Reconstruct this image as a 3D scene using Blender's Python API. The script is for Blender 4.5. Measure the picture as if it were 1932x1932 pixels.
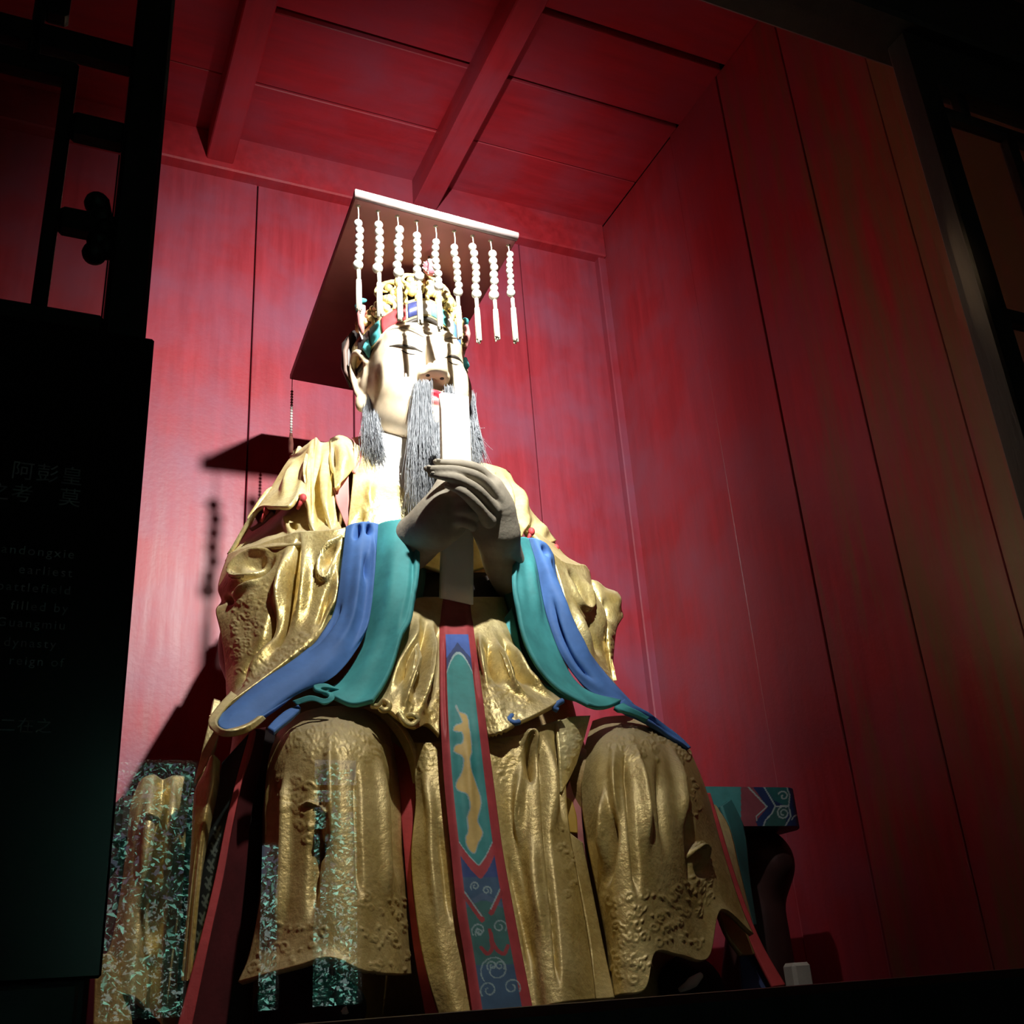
import bpy, math, random
import numpy as np
from mathutils import Matrix, Vector

for _o in list(bpy.data.objects):
    bpy.data.objects.remove(_o)
SC = bpy.context.scene
COL = SC.collection

# ------------------------------------------------------------------ camera
CZ = 1.6                       # eye height above the hall floor
F = 2025.0
PITCH, ROLL, YAW = math.radians(24.3), math.radians(4.2), math.radians(25.3)
FW = np.array([math.sin(YAW)*math.cos(PITCH), math.cos(YAW)*math.cos(PITCH), math.sin(PITCH)])
_r0 = np.array([math.cos(YAW), -math.sin(YAW), 0.0])
_u0 = np.cross(_r0, FW)
RT = _r0*math.cos(ROLL) - _u0*math.sin(ROLL)
UP = np.cross(RT, FW)
cam_d = bpy.data.cameras.new('camera')
cam = bpy.data.objects.new('camera', cam_d)
COL.objects.link(cam)
cam_d.sensor_width = 36.0
cam_d.lens = 36.0*F/1932.0
cam_d.clip_start = 0.02
cam.matrix_world = Matrix(((RT[0], UP[0], -FW[0], 0), (RT[1], UP[1], -FW[1], 0),
                           (RT[2], UP[2], -FW[2], CZ), (0, 0, 0, 1)))
SC.camera = cam

# ------------------------------------------------------------------ world, lights, exposure
SC.view_settings.view_transform = 'Standard'
SC.view_settings.look = 'None'
SC.view_settings.gamma = 1.0
SC.view_settings.use_curve_mapping = False
SC.view_settings.exposure = 0.0
w = bpy.data.worlds.new('sky')
SC.world = w
w.use_nodes = True
w.node_tree.nodes['Background'].inputs[0].default_value = (0.62, 0.78, 1.0, 1)
w.node_tree.nodes['Background'].inputs[1].default_value = 0.9

def aim(o, target):
    d = Vector(target) - o.location
    o.rotation_euler = d.to_track_quat('-Z', 'Y').to_euler()

sd = bpy.data.lights.new('daylight_sun', 'SUN')
sd.energy = 70.0
sd.angle = 0.02
sd.color = (1.0, 0.97, 0.92)
so = bpy.data.objects.new('daylight_sun', sd)
COL.objects.link(so)
so.location = (0, 0, 12)
aim(so, (1.0, -3.0, 0.0))      # comes over the roof and falls on the courtyard only

LAMP = Vector((0.97, 1.60, 2.66 + CZ))
ld = bpy.data.lights.new('statue_spotlight', 'SPOT')
ld.energy = 760.0
ld.color = (1.0, 0.975, 0.94)
ld.spot_size = math.radians(104)
ld.spot_blend = 1.0
ld.shadow_soft_size = 0.022
lo = bpy.data.objects.new('statue_spotlight', ld)
COL.objects.link(lo)
lo.location = LAMP
aim(lo, (1.42, 3.3, 2.40 + CZ))
# fill light added at the lamp's place to brighten lap and legs
ld2 = bpy.data.lights.new('lap_fill_light', 'SPOT')
ld2.energy = 150.0
ld2.color = (1.0, 0.95, 0.86)
ld2.spot_size = math.radians(112)
ld2.spot_blend = 1.0
ld2.shadow_soft_size = 0.03
lo2 = bpy.data.objects.new('lap_fill_light', ld2)
COL.objects.link(lo2)
lo2.location = LAMP + Vector((0.03, 0.0, 0.0))
aim(lo2, (1.05, 2.75, 0.55 + CZ))
# warm lamp of the hall that reaches the end of the right wall
ld3 = bpy.data.lights.new('hall_spotlight', 'SPOT')
ld3.energy = 1700.0
ld3.color = (1.0, 0.72, 0.40)
ld3.spot_size = math.radians(7)
ld3.spot_blend = 1.0
ld3.shadow_soft_size = 0.03
lo3 = bpy.data.objects.new('hall_spotlight', ld3)
COL.objects.link(lo3)
lo3.location = (-1.5, -1.0, 2.2 + CZ)
aim(lo3, (2.84, 2.44, 1.36 + CZ))
# ------------------------------------------------------------------ helpers
def rays(px, py):
    px = np.asarray(px, float); py = np.asarray(py, float)
    d = FW*F + (px-966.0)[..., None]*RT + (966.0-py)[..., None]*UP
    return d
def P(px, py, Y):
    """photo pixel -> world point on the depth plane y = Y"""
    d = rays(px, py)
    p = d*(np.asarray(Y, float)/d[..., 1])[..., None]
    p[..., 2] += CZ
    return p
def PV(px, py, Y):
    return Vector(P(px, py, Y).tolist())
def pix(p):
    q = np.array(p, float); q[..., 2] -= CZ
    z = q @ FW
    return np.stack([966+F*(q @ RT)/z, 966-F*(q @ UP)/z], -1)

def link(o, parent=None):
    COL.objects.link(o)
    if parent is not None:
        o.parent = parent
        o.matrix_parent_inverse = parent.matrix_world.inverted()
    return o
def tag(o, label=None, cat=None, group=None, kind=None):
    if label: o['label'] = label
    if cat: o['category'] = cat
    if group: o['group'] = group
    if kind: o['kind'] = kind
    return o
def thing(name, loc, label, cat, group=None):
    o = bpy.data.objects.new(name, None)
    o.empty_display_size = 0.05
    o.location = loc
    COL.objects.link(o)
    o.matrix_world = Matrix.Translation(Vector(loc))
    return tag(o, label, cat, group)
def mesh(name, verts, faces, mat=None, parent=None, smooth=True, cols=None):
    me = bpy.data.meshes.new(name)
    me.from_pydata([tuple(map(float, v)) for v in verts], [], [tuple(map(int, f)) for f in faces])
    me.update()
    if smooth and len(me.polygons):
        me.polygons.foreach_set('use_smooth', [True]*len(me.polygons))
    if mat: me.materials.append(mat)
    if cols is not None:
        at = me.color_attributes.new('Col', 'FLOAT_COLOR', 'POINT')
        a = np.ones((len(me.vertices), 4), np.float32); a[:, :3] = cols
        at.data.foreach_set('color', a.ravel())
    o = bpy.data.objects.new(name, me)
    return link(o, parent)

class MB:
    """collects simple solids, then links them as one mesh"""
    def __init__(s): s.v = []; s.f = []
    def add(s, v, f):
        n = len(s.v); s.v += [tuple(map(float, p)) for p in v]; s.f += [tuple(int(i)+n for i in q) for q in f]; return s
    def box(s, x0, x1, y0, y1, z0, z1):
        v = [(x, y, z) for z in (z0, z1) for y in (y0, y1) for x in (x0, x1)]
        return s.add(v, [(0, 2, 3, 1), (4, 5, 7, 6), (0, 1, 5, 4), (2, 6, 7, 3), (0, 4, 6, 2), (1, 3, 7, 5)])
    def bbox(s, x0, x1, y0, y1, z0, z1, b=0.006):
        """box with chamfered edges"""
        cx, cy, cz = (x0+x1)/2, (y0+y1)/2, (z0+z1)/2
        hx, hy, hz = (x1-x0)/2, (y1-y0)/2, (z1-z0)/2
        b = min(b, hx*.45, hy*.45, hz*.45)
        v = []; idx = {}
        for sx in (-1, 1):
            for sy in (-1, 1):
                for sz in (-1, 1):
                    for a in range(3):
                        h = [hx-b, hy-b, hz-b]; h[a] += b
                        idx[(sx, sy, sz, a)] = len(v)
                        v.append((cx+sx*h[0], cy+sy*h[1], cz+sz*h[2]))
        f = []
        def q(*k): f.append(tuple(idx[i] for i in k))
        for sg in (-1, 1):
            q((sg,-1,-1,0),(sg,1,-1,0),(sg,1,1,0),(sg,-1,1,0)) if sg > 0 else q((sg,-1,-1,0),(sg,-1,1,0),(sg,1,1,0),(sg,1,-1,0))
            q((-1,sg,-1,1),(-1,sg,1,1),(1,sg,1,1),(1,sg,-1,1)) if sg > 0 else q((-1,sg,-1,1),(1,sg,-1,1),(1,sg,1,1),(-1,sg,1,1))
            q((-1,-1,sg,2),(1,-1,sg,2),(1,1,sg,2),(-1,1,sg,2)) if sg > 0 else q((-1,-1,sg,2),(-1,1,sg,2),(1,1,sg,2),(1,-1,sg,2))
        for s1 in (-1, 1):
            for s2 in (-1, 1):
                q((-1,s1,s2,1),(1,s1,s2,1),(1,s1,s2,2),(-1,s1,s2,2))
                q((s1,-1,s2,0),(s1,1,s2,0),(s1,1,s2,2),(s1,-1,s2,2))
                q((s1,s2,-1,0),(s1,s2,1,0),(s1,s2,1,1),(s1,s2,-1,1))
                for s3 in (-1, 1):
                    q((s1,s2,s3,0),(s1,s2,s3,1),(s1,s2,s3,2))
        return s.add(v, f)
    def sphere(s, c, r, nu=14, nv=9, sz=1.0):
        v = [(c[0], c[1], c[2]+r*sz)]
        for i in range(1, nv):
            t = math.pi*i/nv
            for j in range(nu):
                a = 2*math.pi*j/nu
                v.append((c[0]+r*math.sin(t)*math.cos(a), c[1]+r*math.sin(t)*math.sin(a), c[2]+r*sz*math.cos(t)))
        v.append((c[0], c[1], c[2]-r*sz))
        f = [(0, 1+j, 1+(j+1) % nu) for j in range(nu)]
        for i in range(nv-2):
            for j in range(nu):
                a = 1+i*nu+j; b = 1+i*nu+(j+1) % nu
                f.append((a, a+nu, b+nu, b))
        L = len(v)-1; base = 1+(nv-2)*nu
        f += [(L, base+(j+1) % nu, base+j) for j in range(nu)]
        return s.add(v, f)
    def tube(s, pts, rad, n=8, caps=True):
        pts = np.asarray(pts, float)
        m = len(pts)
        rad = np.broadcast_to(np.asarray(rad, float), (m,)) if np.ndim(rad) == 0 else np.interp(np.linspace(0, 1, m), np.linspace(0, 1, len(rad)), rad)
        t = np.gradient(pts, axis=0)
        t /= np.linalg.norm(t, axis=1)[:, None]+1e-12
        a = np.array([0, 0, 1.0]) if abs(t[0][2]) < .9 else np.array([1.0, 0, 0])
        u = np.cross(t[0], a); u /= np.linalg.norm(u)
        v = []
        for i in range(m):
            u = u - t[i]*(u @ t[i]); u /= np.linalg.norm(u)+1e-12
            w_ = np.cross(t[i], u)
            for j in range(n):
                an = 2*math.pi*j/n
                v.append(pts[i]+rad[i]*(u*math.cos(an)+w_*math.sin(an)))
        f = []
        for i in range(m-1):
            for j in range(n):
                a_, b_ = i*n+j, i*n+(j+1) % n
                f.append((a_, b_, b_+n, a_+n))
        if caps:
            f.append(tuple(range(n-1, -1, -1)))
            f.append(tuple((m-1)*n+j for j in range(n)))
        return s.add(v, f)
    def build(s, name, mat=None, parent=None, smooth=False):
        return mesh(name, s.v, s.f, mat, parent, smooth)

def crv(pts, n):
    """smooth curve through pts, n samples evenly spaced"""
    p = np.asarray(pts, float)
    if len(p) == 1: return np.repeat(p, n, 0)
    if len(p) == 2:
        t = np.linspace(0, 1, n)[:, None]; return p[0]*(1-t)+p[1]*t
    q = np.vstack([2*p[0]-p[1], p, 2*p[-1]-p[-2]])
    out = []
    k = 12
    for i in range(len(p)-1):
        t = np.linspace(0, 1, k, endpoint=False)[:, None]
        a, b, c, d = q[i], q[i+1], q[i+2], q[i+3]
        out.append(.5*((2*b)+(-a+c)*t+(2*a-5*b+4*c-d)*t*t+(-a+3*b-3*c+d)*t**3))
    out = np.vstack(out+[p[-1:]])
    w_ = np.ones(out.shape[1])
    if out.shape[1] == 3 and abs(p[:, 0]).max() > 20: w_[2] = 400.0
    L = np.r_[0, np.cumsum(np.linalg.norm(np.diff(out, axis=0)*w_, axis=1))]
    s = np.linspace(0, L[-1], n)
    return np.stack([np.interp(s, L, out[:, j]) for j in range(out.shape[1])], 1)

def loft_px(cols, nu, nv):
    a = np.stack([crv(c, nv) for c in cols])        # col, v, 3
    g = np.empty((nu, nv, 3))
    # spread samples across columns by mean pixel spacing
    for j in range(nv):
        g[:, j] = spline_rows(a[:, j], nu, a)
    return g
def spline_rows(p, n, a):
    k = len(p)
    wgt = np.r_[0, np.cumsum(np.maximum(np.linalg.norm(np.diff(a[:, :, :2], axis=0), axis=2).mean(1), 1.0))]
    s = np.linspace(0, wgt[-1], n)
    if k == 2:
        t = (s/wgt[-1])[:, None]; return p[0]*(1-t)+p[1]*t
    m = np.empty_like(p)
    dx = np.diff(wgt)
    sl = np.diff(p, axis=0)/dx[:, None]
    m[0], m[-1] = sl[0], sl[-1]
    m[1:-1] = (sl[:-1]*dx[1:, None]+sl[1:]*dx[:-1, None])/(dx[:-1]+dx[1:])[:, None]
    i = np.clip(np.searchsorted(wgt, s, 'right')-1, 0, k-2)
    h = dx[i]; t = ((s-wgt[i])/h)[:, None]; h = h[:, None]
    return ((2*t**3-3*t**2+1)*p[i]+(t**3-2*t**2+t)*h*m[i]+(-2*t**3+3*t**2)*p[i+1]+(t**3-t**2)*h*m[i+1])

def seg_dist(xy, a, b):
    d = b-a; L = d @ d
    t = np.clip(((xy-a) @ d)/max(L, 1e-9), 0, 1)
    return np.linalg.norm(xy-(a+t[:, None]*d), axis=1)
def stroke_disp(xy, strokes):
    out = np.zeros(len(xy)); rel = np.zeros(len(xy))
    for st_ in strokes:
        h, w_, pts = st_[:3]; fine = len(st_) > 3
        p = np.asarray(pts, float)
        if len(p) > 2 and len(p) < 12: p = crv(p, 4*len(p))
        lo, hi = p.min(0)-3*w_, p.max(0)+3*w_
        idx = np.nonzero(((xy >= lo) & (xy <= hi)).all(1))[0]
        if not len(idx): continue
        q = xy[idx]
        d = np.full(len(q), 1e9); along = np.zeros(len(q))
        L = np.r_[0, np.cumsum(np.linalg.norm(np.diff(p, axis=0), axis=1))]
        for i in range(len(p)-1):
            e = p[i+1]-p[i]; t = np.clip(((q-p[i]) @ e)/max(e @ e, 1e-9), 0, 1)
            di = np.linalg.norm(q-(p[i]+t[:, None]*e), axis=1)
            b = di < d; d[b] = di[b]; along[b] = L[i]+t[b]*(L[i+1]-L[i])
        val = (h if fine else h*1.35)*np.exp(-(d/w_)**2)
        if fine:
            rel[idx] = np.maximum(rel[idx], val)
        else:
            fl = max(min(.45*L[-1], 12*w_), 1e-6)
            s_ = np.clip(np.minimum(along, L[-1]-along)/fl, 0, 1)
            out[idx] += val*(.05+.95*s_*s_*(3-2*s_))
    return out+rel
def inpoly(xy, poly):
    poly = np.asarray(poly, float); x, y = xy[..., 0], xy[..., 1]
    r = np.zeros(x.shape, bool)
    j = len(poly)-1
    for i in range(len(poly)):
        xi, yi = poly[i]; xj, yj = poly[j]
        c = ((yi > y) != (yj > y)) & (x < (xj-xi)*(y-yi)/(yj-yi+1e-12)+xi)
        r ^= c; j = i
    return r
def grid_mesh(name, W, mat, parent, thick=.014, cols=None):
    """world grid (nu,nv,3) -> closed cloth sheet facing the viewer side"""
    nu, nv = W.shape[:2]
    du = np.gradient(W, axis=0); dv = np.gradient(W, axis=1)
    n = np.cross(du, dv); n /= np.linalg.norm(n, axis=2)[..., None]+1e-12
    toc = np.array([0, 0, CZ])-W
    flip = np.sign((n*toc).sum(2).mean())
    n *= flip
    B = W-n*thick
    V = np.vstack([W.reshape(-1, 3), B.reshape(-1, 3)])
    I = np.arange(nu*nv).reshape(nu, nv); O = nu*nv
    a, b, c, d = I[:-1, :-1].ravel(), I[1:, :-1].ravel(), I[1:, 1:].ravel(), I[:-1, 1:].ravel()
    q = np.stack([a, b, c, d], 1) if flip > 0 else np.stack([a, d, c, b], 1)
    fs = [q, (q+O)[:, ::-1]]
    loop = np.r_[I[:, 0], I[-1, 1:], I[-2::-1, -1], I[0, -2:0:-1]]
    nx = np.roll(loop, -1)
    rim = np.stack([loop, nx, nx+O, loop+O], 1)
    if flip > 0: rim = rim[:, ::-1]
    fs.append(rim)
    cc = None if cols is None else np.vstack([cols.reshape(-1, 3)]*2)
    return mesh(name, V, np.vstack(fs), mat, parent, True, cc)
def patch(name, cols, mat, parent, strokes=(), thick=.014, step=2.6, label=None, color=None, lip=0.0):
    cc = [np.array(c, float) for c in cols]
    if name in FLARE:
        for c in cc: c[:, 2] -= FLARE[name]*np.clip((c[:, 1]-1400)/500, 0, 1.2)
    Lc = max(np.linalg.norm(np.diff(c[:, :2], axis=0), axis=1).sum() for c in cc)
    k = max(len(c) for c in cc)
    row = np.stack([crv(c, 9) for c in cc])
    Lr = np.linalg.norm(np.diff(row[:, :, :2], axis=0), axis=2).sum(0).max()
    nu, nv = max(4, int(Lr/step)), max(4, int(Lc/step))
    g = loft_px(cc, nu, nv)
    W = P(g[..., 0], g[..., 1], g[..., 2])
    if len(strokes):
        du = np.gradient(W, axis=0); dv = np.gradient(W, axis=1)
        n = np.cross(du, dv); n /= np.linalg.norm(n, axis=2)[..., None]+1e-12
        n *= np.sign((n*(np.array([0, 0, CZ])-W)).sum(2).mean())
        d = stroke_disp(g[..., :2].reshape(-1, 2), strokes).reshape(nu, nv)
        W = W+n*d[..., None]
    ccol = color(g[..., :2]) if color is not None else None
    o = grid_mesh(name, W, mat, parent, thick, ccol)
    if label: o['label'] = label
    return o
# skirts flare outwards towards the hem
FLARE = {'skirt_panel': .14, 'sash': .14, 'red_lining_edge': .12, 'pink_slit': .06, 'yellow_lining': .06, 'knee_drape': .06}
def strip(L, R, k=2):
    """columns between a left and right edge polyline"""
    n = max(len(L), len(R))*3
    a, b = crv(L, n), crv(R, n)
    return [a*(1-t)+b*t for t in np.linspace(0, 1, k)]

rng = random.Random(7)
def curl(cx, cy, r, a0, turns=1.2, flip=1, n=9):
    out = []
    for i in range(n):
        t = i/(n-1); a = a0+flip*turns*2*math.pi*t; rr = r*(1-.75*t)
        out.append((cx+rr*math.cos(a), cy+rr*math.sin(a)))
    return out
def emboss(poly, n, r=(5, 9), h=.006, w_=1.5):
    """embossed scroll relief: small raised curls and beads inside a pixel polygon"""
    h = h*.42
    p = np.asarray(poly, float); lo, hi = p.min(0), p.max(0)
    out = []; tries = 0
    while len(out) < n and tries < n*20:
        tries += 1
        x, y = rng.uniform(lo[0], hi[0]), rng.uniform(lo[1], hi[1])
        if not inpoly(np.array([[x, y]]), p)[0]: continue
        if rng.random() < .7:
            out.append((h*rng.uniform(.7, 1.3), w_, curl(x, y, rng.uniform(*r), rng.uniform(0, 6.28), rng.uniform(.5, 1.1), rng.choice((-1, 1))), 1))
        else:
            out.append((h*1.4, w_*1.3, [(x, y), (x+rng.uniform(-3, 3), y+rng.uniform(-3, 3))], 1))
    return out

# ------------------------------------------------------------------ smooth solids (distance field -> mesh)
class Field:
    def __init__(s, lo, hi, h):
        s.lo = np.array(lo, float); s.h = h
        s.n = np.ceil((np.array(hi)-s.lo)/h).astype(int)+1
        s.v = np.full(s.n, 1.0, np.float32)
    def _reg(s, lo, hi):
        a = np.clip(np.floor((np.array(lo)-s.lo)/s.h).astype(int), 0, s.n-1)
        b = np.clip(np.ceil((np.array(hi)-s.lo)/s.h).astype(int)+1, 1, s.n)
        sl = tuple(slice(i, j) for i, j in zip(a, b))
        ax = [s.lo[k]+s.h*np.arange(a[k], b[k]) for k in range(3)]
        g = np.stack(np.meshgrid(*ax, indexing='ij'), -1)
        return sl, g
    def _mix(s, sl, d, k, op):
        c = s.v[sl]
        if op == 'add':
            h = np.clip(.5+.5*(c-d)/k, 0, 1); s.v[sl] = c*(1-h)+d*h-k*h*(1-h)
        else:
            h = np.clip(.5-.5*(c+d)/k, 0, 1); s.v[sl] = c*(1-h)-d*h+k*h*(1-h)
    def cap(s, a, b, ra, rb=None, k=.02, op='add', m=.12):
        a = np.array(a, float); b = np.array(b, float); rb = ra if rb is None else rb
        R = max(ra, rb)+m
        sl, g = s._reg(np.minimum(a, b)-R, np.maximum(a, b)+R)
        d = b-a; L = max(d @ d, 1e-9)
        t = np.clip(((g-a) @ d)/L, 0, 1)
        dist = np.linalg.norm(g-(a+t[..., None]*d), axis=-1)-(ra+(rb-ra)*t)
        s._mix(sl, dist, k, op); return s
    def chain(s, pts, r, k=.012, op='add', n=None, m=.05):
        p = np.asarray(pts, float)
        q = crv(p, n or 4*len(p)); rr = np.interp(np.linspace(0, 1, len(q)), np.linspace(0, 1, len(r)), r) if np.ndim(r) else np.full(len(q), r)
        R = rr.max()+m
        sl, g = s._reg(q.min(0)-R, q.max(0)+R)
        best = np.full(g.shape[:3], 9.0)
        for i in range(len(q)-1):
            d = q[i+1]-q[i]; L = max(d @ d, 1e-9)
            t = np.clip(((g-q[i]) @ d)/L, 0, 1)
            best = np.minimum(best, np.linalg.norm(g-(q[i]+t[..., None]*d), axis=-1)-(rr[i]+(rr[i+1]-rr[i])*t))
        s._mix(sl, best, k, op); return s
    def sup(s, c, r, p=3.0, k=.03, m=.14, op='add'):
        c = np.array(c, float); r = np.array(r, float)
        sl, g = s._reg(c-r-m, c+r+m)
        q = np.abs((g-c)/r); k0 = (q**p).sum(-1)**(1/p)
        k1 = np.linalg.norm((q**(p-1))/r, axis=-1)/np.maximum(k0, 1e-6)**(p-1)
        s._mix(sl, (k0-1)/np.maximum(k1, 1e-6), k, op); return s
    def ell(s, c, r, k=.03, op='add', rot=None, m=.14):
        c = np.array(c, float); r = np.array(r, float)
        R = (r.max() if rot is not None else r)+m
        sl, g = s._reg(c-R, c+R)
        q = g-c
        if rot is not None: q = q @ np.array(rot)
        k0 = np.linalg.norm(q/r, axis=-1); k1 = np.linalg.norm(q/(r*r), axis=-1)
        s._mix(sl, k0*(k0-1)/np.maximum(k1, 1e-6), k, op); return s
    def at(s, p):
        i = (np.asarray(p)-s.lo)/s.h
        j = np.clip(np.floor(i).astype(int), 0, s.n-2); f = np.clip(i-j, 0, 1)
        v = 0
        for a in (0, 1):
            for b in (0, 1):
                for c in (0, 1):
                    wt = (f[..., 0] if a else 1-f[..., 0])*(f[..., 1] if b else 1-f[..., 1])*(f[..., 2] if c else 1-f[..., 2])
                    v = v+wt*s.v[j[..., 0]+a, j[..., 1]+b, j[..., 2]+c]
        return v
    def hit(s, px, py, off=0.0):
        """first point of the solid on the line of sight through photo pixels"""
        d = rays(px, py); d = d/np.linalg.norm(d, axis=-1)[..., None]
        o = np.array([0, 0, CZ]); t = np.full(d.shape[:-1], 2.2)
        for _ in range(90):
            p = o+d*t[..., None]
            ins = ((p > s.lo) & (p < s.lo+s.h*(s.n-1))).all(-1)
            v = np.where(ins, s.at(np.clip(p, s.lo, s.lo+s.h*(s.n-1.001))), .03)
            t = t+np.clip(v, -.01, .03)*.8
        return o+d*(t-off)[..., None]
    def surface(s):
        v = s.v; n = s.n
        neg = v < 0
        c = np.zeros(n-1, np.int8)
        for a in (0, 1):
            for b in (0, 1):
                for d in (0, 1):
                    c += neg[a:n[0]-1+a, b:n[1]-1+b, d:n[2]-1+d]
        cell = (c > 0) & (c < 8)
        ids = -np.ones(n-1, int); idx = np.argwhere(cell); ids[cell] = np.arange(len(idx))
        acc = np.zeros((len(idx), 3)); cnt = np.zeros(len(idx))
        corners = [(a, b, d) for a in (0, 1) for b in (0, 1) for d in (0, 1)]
        for i in range(8):
            for j in range(i+1, 8):
                A, B = np.array(corners[i]), np.array(corners[j])
                if np.abs(A-B).sum() != 1: continue
                va = v[tuple((idx+A).T)]; vb = v[tuple((idx+B).T)]
                cr = (va < 0) != (vb < 0)
                t = np.where(cr, va/np.where(cr, va-vb, 1), 0)
                pt = idx+A+(B-A)*t[:, None]
                acc[cr] += pt[cr]; cnt[cr] += 1
        V = s.lo+s.h*(acc/np.maximum(cnt, 1)[:, None])
        Fs = []
        for ax in range(3):
            o1, o2 = [(1, 2), (2, 0), (0, 1)][ax]
            sl0 = [slice(1, -1)]*3; sl1 = [slice(1, -1)]*3
            sl0[ax] = slice(0, -1); sl1[ax] = slice(1, None)
            a_, b_ = neg[tuple(sl0)], neg[tuple(sl1)]
            e = np.argwhere(a_ != b_); out = a_[a_ != b_]
            base = e.copy(); base[:, o1] += 1; base[:, o2] += 1
            def cid(d1, d2):
                q = base.copy(); q[:, o1] -= d1; q[:, o2] -= d2
                return ids[tuple(q.T)]
            q = np.stack([cid(1, 1), cid(0, 1), cid(0, 0), cid(1, 0)], 1)
            q[~out] = q[~out][:, ::-1]
            Fs.append(q)
        Fq = np.vstack(Fs)
        return V, Fq[(Fq >= 0).all(1)]
    def build(s, name, mat, parent=None, cols=None):
        V, Fq = s.surface()
        return mesh(name, V, Fq, mat, parent, True, cols(V) if cols else None)

# ------------------------------------------------------------------ materials
def nt(name):
    m = bpy.data.materials.new(name); m.use_nodes = True
    t = m.node_tree; return m, t, t.nodes, t.links, t.nodes['Principled BSDF']
def coords(N, L, scale=(1, 1, 1)):
    g = N.new('ShaderNodeNewGeometry'); mp = N.new('ShaderNodeMapping'); mp.inputs['Scale'].default_value = scale
    L.new(g.outputs['Position'], mp.inputs['Vector']); return mp.outputs['Vector'], g
def noise(N, L, vec, scale, detail=4, rough=.55):
    n = N.new('ShaderNodeTexNoise'); n.inputs['Scale'].default_value = scale; n.inputs['Detail'].default_value = detail
    n.inputs['Roughness'].default_value = rough; L.new(vec, n.inputs['Vector']); return n.outputs['Fac']
def ramp(N, L, fac, stops):
    r = N.new('ShaderNodeValToRGB'); e = r.color_ramp.elements
    while len(e) < len(stops): e.new(.5)
    for i, (p, c) in enumerate(stops):
        e[i].position = p; e[i].color = (*c, 1)
    L.new(fac, r.inputs['Fac']); return r.outputs['Color']
def mixc(N, L, fac, a, b, mode='MIX'):
    m = N.new('ShaderNodeMix'); m.data_type = 'RGBA'; m.blend_type = mode
    for s_, v in ((m.inputs[0], fac), (m.inputs[6], a), (m.inputs[7], b)):
        if hasattr(v, 'is_linked') or hasattr(v, 'links'): L.new(v, s_)
        elif isinstance(v, (int, float)): s_.default_value = v
        else: s_.default_value = (*v, 1)
    return m.outputs[2]
def bump(N, L, B, h, strength=.3, dist=.01):
    b = N.new('ShaderNodeBump'); b.inputs['Strength'].default_value = strength; b.inputs['Distance'].default_value = dist
    L.new(h, b.inputs['Height']); L.new(b.outputs['Normal'], B.inputs['Normal']); return b
def simple(name, c, rough=.6, metal=0.0, var=.18, scale=9.0, bs=.15, bscale=60.0, spec=.5, coat=0.0, stretch=(1, 1, 1)):
    m, t, N, L, B = nt(name)
    vec, g = coords(N, L, stretch)
    f = noise(N, L, vec, scale, 5)
    d = tuple(x*(1-var) for x in c); u = tuple(min(1, x*(1+var)) for x in c)
    L.new(ramp(N, L, f, [(.3, d), (.7, u)]), B.inputs['Base Color'])
    B.inputs['Roughness'].default_value = rough; B.inputs['Metallic'].default_value = metal
    B.inputs['Specular IOR Level'].default_value = spec
    if coat: B.inputs['Coat Weight'].default_value = coat; B.inputs['Coat Roughness'].default_value = .25
    if bs: bump(N, L, B, noise(N, L, vec, bscale, 3), bs, .004)
    return m
def gold(name, a=(.52, .37, .08), b=(.93, .80, .40), dust=.82, metal=.50, rough=.36):
    m, t, N, L, B = nt(name)
    vec, g = coords(N, L)
    f = noise(N, L, vec, 7, 5); f2 = noise(N, L, vec, 45, 4)
    base = ramp(N, L, f, [(.28, a), (.72, b)])
    # grime in blotches, dust settled on faces that look up
    gr = ramp(N, L, f2, [(.35, (.55, .45, .35)), (.6, (1, 1, 1))])
    base = mixc(N, L, .35, base, gr, 'MULTIPLY')
    sx = N.new('ShaderNodeSeparateXYZ'); L.new(g.outputs['Normal'], sx.inputs[0])
    mr = N.new('ShaderNodeMapRange'); mr.inputs['From Min'].default_value = .25; mr.inputs['From Max'].default_value = .85
    mr.inputs['To Max'].default_value = dust; L.new(sx.outputs['Z'], mr.inputs['Value'])
    ad = N.new('ShaderNodeMath'); ad.operation = 'MULTIPLY_ADD'; ad.use_clamp = True
    n3 = noise(N, L, vec, 16, 4)
    sc_ = ramp(N, L, n3, [(.35, (.7, .7, .7)), (.65, (1, 1, 1))])
    mu = N.new('ShaderNodeMath'); mu.operation = 'MULTIPLY'; L.new(mr.outputs[0], mu.inputs[0]); L.new(sc_, mu.inputs[1])
    col = mixc(N, L, mu.outputs[0], base, (.40, .34, .24))
    L.new(col, B.inputs['Base Color'])
    me_ = N.new('ShaderNodeMapRange'); me_.inputs['To Min'].default_value = metal; me_.inputs['To Max'].default_value = 0.0
    L.new(mu.outputs[0], me_.inputs['Value']); L.new(me_.outputs[0], B.inputs['Metallic'])
    ro = N.new('ShaderNodeMapRange'); ro.inputs['To Min'].default_value = rough; ro.inputs['To Max'].default_value = .75
    L.new(mu.outputs[0], ro.inputs['Value']); L.new(ro.outputs[0], B.inputs['Roughness'])
    v = N.new('ShaderNodeTexVoronoi'); v.inputs['Scale'].default_value = 28; v.feature = 'F1'; L.new(vec, v.inputs['Vector'])
    ah = N.new('ShaderNodeMath'); ah.operation = 'ADD'; L.new(noise(N, L, vec, 22, 6, .6), ah.inputs[0]); L.new(noise(N, L, vec, 90, 3), ah.inputs[1])
    bump(N, L, B, ah.outputs[0], .35, .006)
    return m
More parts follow.
